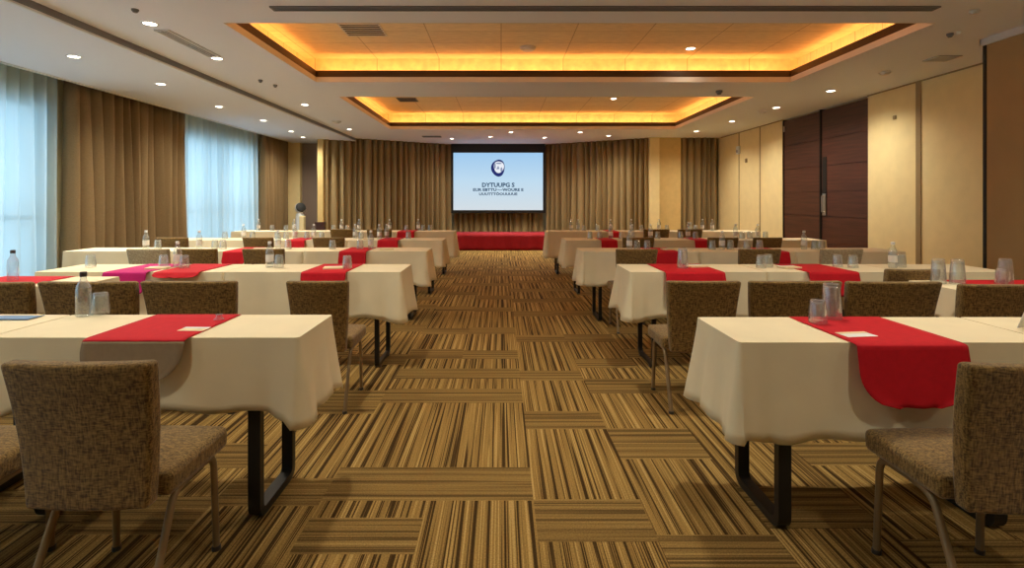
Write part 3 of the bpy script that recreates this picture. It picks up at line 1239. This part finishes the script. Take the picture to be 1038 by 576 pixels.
def make_chair(fabric, label, group):
    """Faces +y; the back's foot stands over the origin."""
    t = thing('banquet_chair', label, 'chair', (0, 0, 0), 0, group)

    def seat_c(p):
        u, v_ = p.x / 0.21, p.y / 0.19
        p.z += 0.014 * (1 - u * u) * (1 - v_ * v_) if p.z > 0.04 else 0
        return p
    sbm = grid_rounded_box(0.45, 0.345, 0.08, 0.022, seat_c)
    bmesh.ops.translate(sbm, verts=sbm.verts, vec=(0, 0.193, 0.375))
    bm_obj(sbm, 'seat', fabric, t)

    def back_c(p):
        tz = p.z / 0.455
        p.x *= 0.86 + 0.16 * tz
        bow = 0.020 * (1 - (p.x / 0.22) ** 2)
        p.y += -0.055 * tz + 0.014 * math.sin(PI * tz) - bow
        p.z += 0.37
        return p
    bbm = grid_rounded_box(0.44, 0.055, 0.455, 0.015, back_c, 10, 2, 10)
    bm_obj(bbm, 'backrest', fabric, t)
    pr = [(0.012 * math.cos(a) * 1.1, 0.012 * math.sin(a)) for a in [2 * PI * k / 10 for k in range(10)]]
    for sx in (-1, 1):
        x = sx * 0.185
        g = MB()
        g.tube(rounded([(x, 0.20, 0.362), (x, 0.330, 0.362), (x + sx * 0.005, 0.342, 0.012)], 0.05), pr, up=(1, 0, 0))
        fl = g.build('leg', M['bronze'], t, smooth=50)
        g = MB(); g.lathe([(0.016, 0.0), (0.016, 0.014), (0.012, 0.016)], 12, x + sx * 0.005, 0.342); g.build('glide', M['capd'], fl)
        g = MB()
        g.tube(rounded([(x, 0.20, 0.362), (x, 0.10, 0.355), (x + sx * 0.012, -0.055, 0.012)], 0.07), pr, up=(1, 0, 0))
        rl = g.build('leg', M['bronze'], t, smooth=50)
        g = MB(); g.lathe([(0.016, 0.0), (0.016, 0.014), (0.012, 0.016)], 12, x + sx * 0.012, -0.055); g.build('glide', M['capd'], rl)
    g = MB()
    for yy in (0.12, 0.29):
        g.box(-0.185, 0.185, yy - 0.01, yy + 0.01, 0.352, 0.372)
    g.build('stretcher', M['bronze'], t)
    return t


def leg_frame(x, y0, y1, parent, inner, wd=0.05):
    g = MB()
    top = TZ - 0.03
    g.tube(rounded([(x, y0, top), (x, y0, 0.02), (x, y1, 0.02), (x, y1, top)], 0.045, 6), rect(wd * 0.68, wd), up=(1, 0, 0))
    o = g.build('leg_frame', M['blackmetal'], parent, smooth=35)
    g = MB()
    g.tube([(x, y1 - 0.05, top), (x + inner * 0.02, y1 - 0.05, 0.40), (x + inner * 0.22, y1 - 0.05, top)], circ(0.009, 8), up=(0, 1, 0))
    g.build('brace', M['blackmetal'], o)
    for yy in (y0 + 0.05, y1 - 0.05):
        g = MB(); g.box(x - 0.02, x + 0.02, yy - 0.02, yy + 0.02, 0.0, 0.006); g.build('glide', M['capd'], o)
    return o


def make_table(x0, x1, y0, y1, label, group, inset=0.18):
    cx, cy = (x0 + x1) / 2, (y0 + y1) / 2
    t = thing('folding_table', label, 'table', (cx, cy, 0), 0, group)
    hx, hy = (x1 - x0) / 2 - 0.008, (y1 - y0) / 2 - 0.008
    g = MB(); g.box(-hx, hx, -hy, hy, TZ - 0.028, TZ); g.build('tabletop', M['tabletop'], t)
    for sx in (-1, 1):
        leg_frame(sx * (hx - inset), -hy + 0.03, hy - 0.04, t, -sx, 0.05 if y0 < 2.5 else 0.034)
    return t


def make_cloth(x0, x1, y0, y1, drop, label, group, seed, flare=(0.03, 0.05), front_drop=None, droop=0.08, tight=()):
    """Cloth over a table: flat top, four hanging sides, drooping folded corners."""
    rnd = random.Random(seed)
    cx, cy = (x0 + x1) / 2, (y0 + y1) / 2
    hx, hy = (x1 - x0) / 2, (y1 - y0) / 2
    zt = TZ + 0.004
    r = 0.012
    path = []        # (x, y, nx, ny, corner weight, side)

    def side(ax, ay, bx, by, nx, ny, n, sd):
        for k in range(n):
            t = k / n
            Ls = math.hypot(bx - ax, by - ay)
            dc = min(t, 1 - t) * Ls
            path.append((ax + (bx - ax) * t, ay + (by - ay) * t, nx, ny, math.exp(-(dc / 0.09) ** 2), sd, t * Ls))

    def corner(x, y, a0, n=6):
        for k in range(n):
            a = a0 + PI / 2 * (k + 0.0) / n
            path.append((x + r * math.cos(a), y + r * math.sin(a), math.cos(a), math.sin(a), 1.0, -1, 0))
    nx_ = max(16, int(hx * 2 / 0.035))
    ny_ = 16
    side(-hx + r, -hy, hx - r, -hy, 0, -1, nx_, 0)
    corner(hx - r, -hy + r, -PI / 2)
    side(hx, -hy + r, hx, hy - r, 1, 0, ny_, 1)
    corner(hx - r, hy - r, 0)
    side(hx - r, hy, -hx + r, hy, 0, 1, nx_, 2)
    corner(-hx + r, hy - r, PI / 2)
    side(-hx, hy - r, -hx, -hy + r, -1, 0, ny_, 3)
    corner(-hx + r, -hy + r, PI)
    ph = [rnd.uniform(0, 6.28) for _ in range(8)]
    n = len(path)
    rows = 9
    vs = []
    for i in range(rows + 1):
        t = i / rows
        for k, (x, y, nx, ny, cw, sd, s_) in enumerate(path):
            dl = drop
            if front_drop is not None and sd == 0:
                dl = front_drop + (drop - front_drop) * cw
            d_ = dl * (1 + droop * cw) + 0.010 * math.sin(s_ * 11 + ph[sd]) + 0.006 * math.sin(s_ * 23 + ph[sd + 2])
            fl = flare[0] if sd in (0, 2) else flare[1]
            out = fl * t ** 1.15 + cw * 0.018 * t
            amp = 0.013 * t ** 1.2
            out += amp * (math.sin(s_ * 9 + ph[sd + 1]) + 0.6 * math.sin(s_ * 19 + ph[sd + 3]))
            # the fold next to each corner tucks inward
            if sd >= 0:
                dc = abs(math.log(max(cw, 1e-6)))
                out -= 0.022 * t * math.exp(-((dc - 1.6) / 0.8) ** 2)
            if sd == 0:
                out = min(out, 0.05)
            # a side against the neighbouring table hangs straight
            if (1 in tight and nx > 0.05) or (3 in tight and nx < -0.05):
                out = min(out, 0.002)
            rr = 0.008
            z = zt - rr * (1 - math.cos(min(1, t * 12) * PI / 2)) - d_ * max(0, t - 0.0)
            vs.append((x + nx * out, y + ny * out, z if i else zt))
    g = MB()
    fs = [(i * n + k, i * n + (k + 1) % n, (i + 1) * n + (k + 1) % n, (i + 1) * n + k) for i in range(rows) for k in range(n)]
    fs.append(tuple(range(n)))
    g.add(vs, fs)
    o = g.build('tablecloth', M['cloth'], smooth=50, loc=(cx, cy, 0))
    md = o.modifiers.new('thick', 'SOLIDIFY')
    md.thickness = 0.0025
    md.offset = 1
    return tag(o, label, 'tablecloth', group)


def make_runner(xc, w_, y0, y1, hang, label, m='red', flap=None, roundness=0.12, group=None, out=0.012, name='table_runner'):
    """Runner across a table: top strip plus a hanging end with rounded corners."""
    zt = TZ + 0.0085
    n = 20
    cols = 16
    pts = []
    for r in range(7):
        pts.append((y1 - 0.008 + (y0 - y1 + 0.004) * r / 6, zt, 0.0))
    for k in range(1, 4):
        a = k / 3 * PI / 2
        pts.append((y0 - 0.004 - (0.008 + out) * math.sin(a), zt - 0.008 * (1 - math.cos(a)), 0.0))
    nt_ = len(pts)
    hrows = 14
    z_e = pts[-1][1]
    for r in range(1, hrows + 1):
        t = r / hrows
        pts.append((pts[nt_ - 1][0] - 0.030 * t, z_e - hang * t, t))
    vs = []
    for (y, z, t) in pts:
        hw = w_ / 2
        if t > 0:
            k = max(0.0, (t * hang - (hang - roundness)) / roundness) if hang > roundness else t
            hw = w_ / 2 - 0.42 * w_ * (1 - math.sqrt(max(0.0, 1 - k * k))) * 0.75
            hw *= 1 + 0.02 * t
        for c in range(cols + 1):
            u = c / cols * 2 - 1
            vs.append((u * hw, y - (0.006 * t * math.sin(u * 5 + 1) if t else 0) - (0.008 * t * abs(u) ** 4), z))
    m_ = cols + 1

    def quads(r0, r1):
        return [(r * m_ + c, r * m_ + c + 1, (r + 1) * m_ + c + 1, (r + 1) * m_ + c) for r in range(r0, r1) for c in range(cols)]
    tot = len(pts) - 1
    yc = (y0 + y1) / 2
    root = None
    if flap is None:
        g = MB(); g.add(vs, quads(0, tot if hang > 0 else nt_ - 4))
        o = g.build(name, M[m], smooth=60, flip=False)
        md = o.modifiers.new('thick', 'SOLIDIFY'); md.thickness = 0.002; md.offset = -1
        o.location = (xc, 0, 0)
        tag(o, label, 'table runner', group)
        return o
    g = MB(); g.add(vs, quads(0, nt_ - 1))
    o = g.build(name, M[m], smooth=60, flip=False)
    md = o.modifiers.new('thick', 'SOLIDIFY'); md.thickness = 0.002; md.offset = -1
    o.location = (xc, 0, 0)
    tag(o, label, 'table runner', group)
    g = MB(); g.add(vs, quads(nt_ - 1, tot))
    h = g.build('hanging_end', M[flap], o, smooth=60, flip=False)
    md = h.modifiers.new('thick', 'SOLIDIFY'); md.thickness = 0.002; md.offset = -1
    h['label'] = 'taupe hanging end of the runner'
    return o


IZ = TZ + 0.0095     # things on cloth or runner
_proto = {}


def small_mesh(kind):
    """Shared meshes of the table items."""
    if kind in _proto:
        return _proto[kind]
    parts = []
    if kind == 'tumbler':          # upturned, wide mouth on the cloth
        g = MB(); g.lathe([(0.038, 0.0), (0.037, 0.03), (0.032, 0.085), (0.030, 0.100), (0.026, 0.104), (0.0005, 0.104)], 24, cap=False)
        g.lathe([(0.0355, 0.0), (0.0345, 0.03), (0.0295, 0.082), (0.026, 0.092), (0.0005, 0.092)], 24, cap=False)
        parts.append(('bowl', g, 'glass'))
    elif kind == 'tall_tumbler':
        g = MB(); g.lathe([(0.043, 0.0), (0.042, 0.05), (0.035, 0.14), (0.033, 0.158), (0.028, 0.163), (0.0005, 0.163)], 24, cap=False)
        g.lathe([(0.0405, 0.0), (0.0395, 0.05), (0.0325, 0.136), (0.029, 0.146), (0.0005, 0.146)], 24, cap=False)
        parts.append(('bowl', g, 'glass'))
    elif kind in ('bottle', 'dark_bottle'):
        g = MB(); g.lathe([(0.0005, 0.001), (0.028, 0.0), (0.031, 0.008), (0.031, 0.12), (0.028, 0.142), (0.014, 0.168), (0.0125, 0.19)], 20, cap=False)
        parts.append(('body', g, 'bottle'))
        g = MB(); g.lathe([(0.0135, 0.186), (0.0145, 0.19), (0.0145, 0.206), (0.012, 0.209), (0.0005, 0.209)], 16, cap=False)
        parts.append(('cap', g, 'capw' if kind == 'bottle' else 'capd'))
        if kind == 'bottle':
            g = MB(); g.lathe([(0.0316, 0.045), (0.0318, 0.046), (0.0318, 0.10), (0.0316, 0.101)], 20, cap=False)
            parts.append(('label_band', g, 'label'))
    res = []
    for nm, g, m in parts:
        me = g.mesh(nm)
        me.materials.append(M[m])
        me.shade_smooth()
        res.append((nm, me))
    _proto[kind] = res
    return res


CATN = {'tumbler': ('glass_tumbler', 'glass'), 'tall_tumbler': ('tall_glass_tumbler', 'glass'), 'bottle': ('water_bottle', 'bottle'), 'dark_bottle': ('water_bottle', 'bottle')}


def item(kind, x, y, label, group=None, rz=0.0):
    nm, cat = CATN[kind]
    parts = small_mesh(kind)
    if len(parts) == 1:
        o = bpy.data.objects.new(nm, parts[0][1])
        C.objects.link(o)
        o.location = (x, y, IZ)
        return tag(o, label, cat, group)
    t = thing(nm, label, cat, (x, y, IZ), rz, group)
    for pn, me in parts:
        o = bpy.data.objects.new(pn, me)
        C.objects.link(o)
        o.parent = t
    return t


def paper(x, y, w_, d_, rz, label, m='note', name='notepad', cat='notepad', h=0.004, group=None):
    g = MB()
    g.box(-w_ / 2, w_ / 2, -d_ / 2, d_ / 2, 0.0, h)
    g2 = MB()
    g2.box(-w_ / 2, w_ / 2, d_ / 2 - 0.022, d_ / 2, h, h + 0.0012)
    t = thing(name, label, cat, (x, y, IZ), rz, group)
    g.build('sheets', M[m], t)
    g2.build('binding', M['notecream'] if m != 'notecream' else M['note'], t)
    return t


# ------------------------------------------------------------------ rows of tables
ROWN = {1: 'front', 2: 'second', 3: 'third', 4: 'fourth', 5: 'fifth'}
POSN = ['aisle table', 'middle table', 'outer table', 'outermost table']
TG = 'folding tables in rows either side of the aisle'
CG = 'cream tablecloths on the rows of tables'
seed = 100
# row -> (front d, back d, drop, [x edges from the aisle outward])
ROWS = {
    ('left', 1): (2.07, 2.48, 0.31, [-0.81, -2.05, -3.28]),
    ('right', 1): (2.00, 2.43, 0.345, [0.92, 2.14, 3.36]),
    ('left', 2): (3.96, 4.44, 0.35, [-0.77, -2.12, -3.57]),
    ('right', 2): (3.96, 4.44, 0.35, [0.99, 2.03, 3.08, 3.9]),
    ('left', 3): (5.55, 6.00, 0.34, [-0.80, -2.12, -3.50, -4.7]),
    ('right', 3): (5.50, 5.95, 0.34, [0.87, 2.10, 3.12, 4.3]),
    ('left', 4): (7.08, 7.55, 0.34, [-0.80, -2.10, -3.40, -4.7]),
    ('right', 4): (7.08, 7.55, 0.34, [0.88, 2.05, 3.25, 4.45]),
    ('left', 5): (9.00, 9.46, 0.43, [-0.82, -2.10, -3.40, -4.7]),
    ('right', 5): (9.00, 9.46, 0.43, [0.80, 2.05, 3.30, 4.5]),
}


def phrase(side, row, k):
    return '%s, %s %s row' % (POSN[k], side, ROWN[row])


for (side, row), (y0, y1, drop, ed) in ROWS.items():
    for k in range(len(ed) - 1):
        a, b_ = sorted((ed[k], ed[k + 1]))
        if k > 0:      # a hair's breadth between neighbouring tables
            if side == 'left':
                b_ -= 0.012
            else:
                a += 0.012
        ph = phrase(side, row, k)
        seed += 1
        tight = set()
        inner, outer = (1, 3) if side == 'left' else (3, 1)
        if k > 0:
            tight.add(inner)
        if k < len(ed) - 2:
            tight.add(outer)
        make_table(a, b_, y0, y1, 'black-legged folding table under cream cloth: ' + ph, TG)
        nb = 0.004
        fx = 0.042 if k == 0 else 0.004
        make_cloth(a, b_, y0, y1, drop, 'cream cloth hanging over the ' + ph, CG, seed, flare=(0.022, fx),
                   front_drop={('left', 1): 0.275, ('right', 1): 0.365, ('right', 2): 0.27 if k else None}.get((side, row)), droop=0.045, tight=tight)

# the tables standing by themselves, half a row nearer, at the far left and far right
OUT_L = (-4.90, -2.74, 3.30, 3.72)
OUT_R = (2.79, 4.65, 3.15, 3.55)
for q, lb in ((OUT_L, 'left'), (OUT_R, 'right')):
    seed += 1
    make_table(*q, 'separate folding table between front and second rows at the far %s' % lb, TG, 0.75 if lb == 'left' else 0.58)
    make_cloth(*q, 0.17, 'cream cloth on the separate table between front and second rows at far %s' % lb, CG, seed, flare=(0.006, 0.02))

RG = 'runners across the tables'


def runner(side, row, k, xc, w_, hang, m='red', extra='', **kw):
    y0, y1, drop, ed = ROWS[(side, row)]
    col = {'red': 'red', 'magenta': 'magenta'}[m]
    return make_runner(xc, w_, y0, y1, hang, '%s runner across the %s%s' % (col, phrase(side, row, k), extra), m, group=RG, **kw)


runner('left', 1, 0, -1.44, 0.40, 0.15, flap='greyflap', roundness=0.13, out=0.03)
runner('right', 1, 0, 1.555, 0.42, 0.22, roundness=0.13, out=0.03)
runner('left', 2, 0, -1.345, 0.34, 0.14, roundness=0.12, out=0.03)
runner('left', 2, 1, -2.46, 0.34, 0.03, extra=', nearer its aisle end', out=0.03, roundness=0.02)
runner('left', 2, 1, -2.85, 0.33, 0.17, m='magenta', extra=', its outer half', roundness=0.06, out=0.03)
runner('right', 2, 0, 1.47, 0.45, 0.13, roundness=0.05, out=0.03)
runner('right', 2, 1, 2.52, 0.38, 0.17, roundness=0.05, out=0.03)
runner('left', 3, 0, -1.58, 0.29, 0.15, roundness=0.04, out=0.03)
runner('left', 3, 1, -2.84, 0.24, 0.14, roundness=0.05, out=0.03)
runner('right', 3, 0, 1.74, 0.30, 0.17, roundness=0.06, out=0.03)
runner('right', 3, 1, 2.93, 0.22, 0.14, roundness=0.05, out=0.03)
runner('left', 4, 0, -1.54, 0.28, 0.14, roundness=0.04, out=0.03)
runner('left', 4, 1, -2.80, 0.26, 0.14, roundness=0.04, out=0.03)
runner('right', 4, 0, 1.47, 0.22, 0.12, roundness=0.04, out=0.03)
runner('right', 4, 1, 2.75, 0.24, 0.12, roundness=0.04, out=0.03)
runner('left', 5, 0, -1.65, 0.30, 0.12, roundness=0.04, out=0.03)
runner('right', 5, 0, 1.95, 0.20, 0.12, roundness=0.04, out=0.03)
make_runner(-3.30, 0.5, OUT_L[2], OUT_L[3], 0.10, 'red runner on the separate table at the far left', 'red', group=RG, out=0.02)
make_runner(3.32, 0.62, OUT_R[2], OUT_R[3], 0.10, 'red runner on the separate table at the far right', 'red', group=RG, out=0.02)

# ------------------------------------------------------------------ chairs
tan = make_chair(M['tweed'], 'x', 'tan tweed chairs at the tables')
pale = make_chair(M['tweed_pale_lit'], 'x', 'tan tweed chairs at the tables')
used = set()


def chair(x, y, wide, label, src=None, rz=0.0, sz=1.0):
    src = src or tan
    key = src.name
    if key not in used:
        used.add(key)
        o = src
        o.location = (x, y, 0)
        o.rotation_euler = (0, 0, rz)
        o['label'] = label
    else:
        o = dup(src, (x, y, 0), rz, label)
    o.scale = (wide / 0.44, 1, sz)
    return o


chair(-1.245, 1.585, 0.43, 'tan tweed chair seen from behind at the front left, next to the aisle')
chair(-1.86, 1.585, 0.43, 'tan tweed chair cut off by the left edge, at the front left table')
chair(1.572, 1.565, 0.44, 'tan tweed chair at the lower right corner, before the front right table')
chair(-1.118, 3.21, 0.37, 'tan chair beside the aisle behind the front left table', sz=0.98)
chair(-1.90, 3.21, 0.57, 'wide-backed tan chair right behind the front left table, right of the tumbler', sz=0.98)
chair(-2.50, 3.19, 0.58, 'wide-backed tan chair behind the front left table, behind the tumbler and bottle', sz=0.98)
chair(-3.11, 3.17, 0.57, 'tan chair at the left edge behind the front left row', sz=0.98)
chair(1.233, 3.21, 0.44, 'tan chair beside the aisle behind the front right table', sz=0.98)
chair(1.79, 3.21, 0.55, 'wide-backed tan chair behind the tall tumblers of the front right table', sz=0.98)
chair(2.375, 3.19, 0.56, 'wide-backed tan chair behind the runner of the front right table', sz=0.98)
chair(2.97, 3.09, 0.56, 'tan chair at the separate far right table, near the right edge', sz=0.98)
chair(2.84, 3.63, 0.36, 'dark tan chair half hidden between the second right row and the separate table')
# farther rows
chair(-2.98, 5.13, 0.38, 'brown chair between second and third left rows, left of the third-row runner')
chair(-3.46, 5.13, 0.40, 'pale grey chair between second and third left rows, in front of the brown drape', pale)
chair(-2.33, 5.13, 0.40, 'brown chair between second and third left rows, right of the third-row runner')
chair(-3.10, 6.66, 0.38, 'brown chair between third and fourth left rows, below the farther window')
chair(-2.2, 6.66, 0.40, 'tan chair between third and fourth left rows, second from the aisle')
chair(-4.2, 6.66, 0.40, 'tan chair between third and fourth left rows, nearest the windows')
chair(1.32, 5.1, 0.40, 'tan chair between second and third right rows, nearest the aisle')
chair(2.52, 5.1, 0.40, 'olive-tan chair between second and third right rows, left of the outer runner')
chair(3.33, 5.12, 0.40, 'tan chair coloured as if downlit, between second and third right rows, before the double door', pale)
chair(2.83, 6.66, 0.38, 'brown chair between third and fourth right rows, second from the wall')
chair(3.40, 6.66, 0.36, 'brown chair between third and fourth right rows, in front of the double door')
chair(1.75, 6.66, 0.40, 'tan chair between third and fourth right rows, nearest the aisle')
chair(2.55, 8.55, 0.42, 'brown chair between fourth and fifth right rows, right of the gold panel')
chair(3.1, 8.55, 0.40, 'brown chair between fourth and fifth right rows, second from the wall')
chair(-2.6, 8.55, 0.40, 'brown chair between fourth and fifth left rows, farther from the aisle')
chair(-2.0, 8.55, 0.40, 'brown chair between fourth and fifth left rows, nearer the aisle')

# ------------------------------------------------------------------ things on the tables
x, y = at_z(102, 318.5, IZ); item('tumbler', x, y, 'upturned clear tumbler on the front left table, beside the bottle')
x, y = at_z(84.5, 320.5, IZ); item('dark_bottle', x, y, 'small clear water bottle with dark cap on the front left table')
x, y = at_z(843, 323, IZ); item('tall_tumbler', x, y + 0.0, 'tall upturned tumbler on the runner of front right table, taller of two')
x, y = at_z(829, 327.5, IZ); item('tumbler', x, y, 'short upturned tumbler on the runner of front right table, in front of the tall one')
x, y = at_z(868, 339.5, IZ); paper(x, y, 0.13, 0.07, 0.12, 'white card lying on the red runner of the front right table', 'note', 'note_card', 'card', 0.002)
x, y = at_z(197, 334, IZ); paper(x, y, 0.11, 0.06, -0.05, 'cream card on the runner of the front left table', 'notecream', 'note_card', 'card', 0.002)
x, y = at_z(222, 324.5, IZ)
g = MB(); g.lathe([(0.02, 0.0), (0.022, 0.004), (0.014, 0.012), (0.012, 0.02), (0.016, 0.026)], 20)
tag(g.build('candle_holder', M['glass'], smooth=40, loc=(x, y, IZ)), 'tiny clear glass holder at the edge of the front left runner', 'holder')
x, y = at_z(14, 322, IZ); paper(x, y, 0.21, 0.09, 0.0, 'pale notepad with blue print at left edge of the front left row', 'noteblue')
# folded white card at the right edge
x, y = at_z(1050, 334, IZ)
g = MB(); g.add([(-0.05, -0.03, 0), (0.05, -0.03, 0), (0.05, 0, 0.075), (-0.05, 0, 0.075), (0.05, 0.03, 0), (-0.05, 0.03, 0)], [(0, 1, 2, 3), (3, 2, 4, 5)])
o = g.build('tent_card', M['note'], loc=(x, y, IZ), flip=False)
md = o.modifiers.new('thick', 'SOLIDIFY'); md.thickness = 0.002
tag(o, 'white folded tent card on the front right row at the right edge', 'card')

# glasses, bottles and pads on the farther tables, laid out from the aisle outward
ORDA = ['first', 'second', 'third', 'fourth', 'fifth', 'sixth', 'seventh', 'eighth']
GI = 'glasses on the farther tables'
BI = 'water bottles on the farther tables'
PI_ = 'pads on the farther tables'
LAY = {   # (side, row, table) -> [(kind, pixel x, fraction of table depth)]
    ('left', 2, 0): [('tumbler', 352, 0.3), ('tumbler', 283, 0.5), ('bottle', 275, 0.6), ('pad', 338, 0.3)],
    ('left', 2, 1): [('tumbler', 187, 0.35), ('bottle', 180, 0.6), ('tumbler', 168, 0.5), ('pad', 160, 0.3), ('tumbler', 92, 0.5)],
    ('right', 2, 0): [('tall_tumbler', 692, 0.35), ('pad', 706, 0.6)],
    ('right', 2, 1): [('tumbler', 757, 0.6), ('tumbler', 766, 0.4), ('tumbler', 849, 0.6), ('tumbler', 857, 0.45), ('pad', 800, 0.4)],
    ('right', 2, 2): [('bottle', 905, 0.45), ('tumbler', 913, 0.55)],
    ('left', 3, 0): [('bottle', 376, 0.5), ('tumbler', 365, 0.5), ('tumbler', 337, 0.5), ('pad', 392, 0.4)],
    ('left', 3, 1): [('tumbler', 292, 0.5), ('bottle', 282, 0.5), ('tumbler', 226, 0.45), ('tumbler', 218, 0.55), ('bottle', 202, 0.4), ('pad', 264, 0.4)],
    ('left', 3, 2): [('tumbler', 160, 0.5), ('bottle', 148, 0.5)],
    ('right', 3, 0): [('bottle', 638, 0.5), ('tumbler', 645, 0.6), ('tumbler', 656, 0.45), ('pad', 678, 0.4)],
    ('right', 3, 1): [('tumbler', 722, 0.4), ('bottle', 732, 0.5), ('tumbler', 740, 0.5), ('tumbler', 757, 0.5), ('tumbler', 770, 0.5), ('pad', 748, 0.4)],
    ('right', 3, 2): [('bottle', 815, 0.55), ('tumbler', 821, 0.4), ('tumbler', 829, 0.5)],
    ('left', 4, 0): [('tumbler', 414, 0.5), ('bottle', 392, 0.55), ('bottle', 386, 0.4), ('tumbler', 366, 0.5), ('bottle', 359, 0.6), ('pad', 374, 0.4)],
    ('left', 4, 1): [('tumbler', 326, 0.5), ('bottle', 318, 0.5), ('tumbler', 311, 0.5), ('bottle', 299, 0.5), ('tumbler', 290, 0.5), ('tumbler', 281, 0.5)],
    ('left', 4, 2): [('bottle', 247, 0.5), ('tumbler', 256, 0.6), ('tumbler', 228, 0.5)],
    ('right', 4, 0): [('tumbler', 598, 0.5), ('bottle', 619, 0.5), ('tumbler', 608, 0.6), ('tumbler', 630, 0.4), ('bottle', 641, 0.5)],
    ('right', 4, 1): [('bottle', 656, 0.5), ('tumbler', 662, 0.4), ('bottle', 696, 0.5), ('tumbler', 702, 0.4), ('tumbler', 690, 0.6)],
    ('right', 4, 2): [('bottle', 733, 0.5), ('tumbler', 739, 0.5), ('bottle', 768, 0.5), ('tumbler', 774, 0.4), ('tumbler', 760, 0.6)],
    ('left', 5, 0): [('tumbler', 436, 0.5), ('tumbler', 429, 0.5), ('bottle', 425, 0.6), ('tumbler', 412, 0.4), ('bottle', 395, 0.4)],
    ('left', 5, 1): [('bottle', 364, 0.5), ('tumbler', 352, 0.5), ('bottle', 347, 0.4), ('tumbler', 338, 0.5)],
    ('left', 5, 2): [('bottle', 298, 0.5), ('tumbler', 290, 0.4), ('tumbler', 276, 0.5), ('bottle', 262, 0.5)],
    ('right', 5, 0): [('bottle', 579, 0.5), ('bottle', 586, 0.4), ('tumbler', 592, 0.5), ('tumbler', 606, 0.5), ('bottle', 619, 0.4)],
    ('right', 5, 1): [('bottle', 640, 0.5), ('bottle', 668, 0.5), ('tumbler', 650, 0.5), ('tumbler', 676, 0.5)],
    ('right', 5, 2): [('tall_tumbler', 699, 0.5), ('bottle', 712, 0.5), ('bottle', 722, 0.5), ('tumbler', 705, 0.4)],
}
for (side, row, k), lst in LAY.items():
    y0, y1, drop, ed = ROWS[(side, row)]
    ph = phrase(side, row, k)
    lo, hi = sorted((ed[k], ed[k + 1]))
    pl = []
    for kind, px, fr in lst:
        y = y0 + 0.07 + (y1 - y0 - 0.14) * fr
        x = (px - 508.0) * y / F
        x = min(max(x, lo + 0.06), hi - 0.06)
        pl.append((abs(x), kind, x, y))
    pl.sort()
    sg = -1 if side == 'left' else 1
    for q in range(1, len(pl)):          # nothing stands inside its neighbour
        if pl[q][0] - pl[q - 1][0] < 0.092 and 'pad' not in (pl[q][1], pl[q - 1][1]):
            ax = pl[q - 1][0] + 0.092
            pl[q] = (ax, pl[q][1], sg * ax, pl[q][3])
    cnt = {}
    tot = {}
    for _, kind, _, _ in pl:
        tot[kind] = tot.get(kind, 0) + 1
    for _, kind, x, y in pl:
        i = cnt.get(kind, 0)
        cnt[kind] = i + 1
        o1 = '%s ' % ORDA[i] if tot[kind] > 1 else ''
        o2 = ' from the aisle' if tot[kind] > 1 else ''
        if kind == 'pad':
            paper(x, y, 0.15, 0.10, 0.2, 'pale notepad lying on the ' + ph, 'notecream', h=0.012, group=PI_)
        elif kind == 'bottle':
            item(kind, x, y, '%swhite-capped water bottle%s on the %s' % (o1, o2, ph), BI)
        elif kind == 'tall_tumbler':
            item(kind, x, y, 'tall upturned tumbler on the ' + ph, GI)
        else:
            item(kind, x, y, '%supturned clear tumbler%s on the %s' % (o1, o2, ph), GI)
for i, (kind, x, y, lb) in enumerate((
        ('tall_tumbler', 2.87, 3.40, 'tall upturned tumbler on the separate far right table, left of a pair'),
        ('tall_tumbler', 2.96, 3.36, 'tall upturned tumbler on the separate far right table, right of a pair'),
        ('tumbler', 3.23, 3.34, 'short upturned tumbler on the runner of the separate far right table'),
        ('tall_tumbler', 3.31, 3.40, 'tall upturned tumbler on the runner of the separate far right table'),
        ('dark_bottle', -3.30, 3.50, 'small water bottle on the separate far left table, before the sheer'))):
    item(kind, x, y, lb)
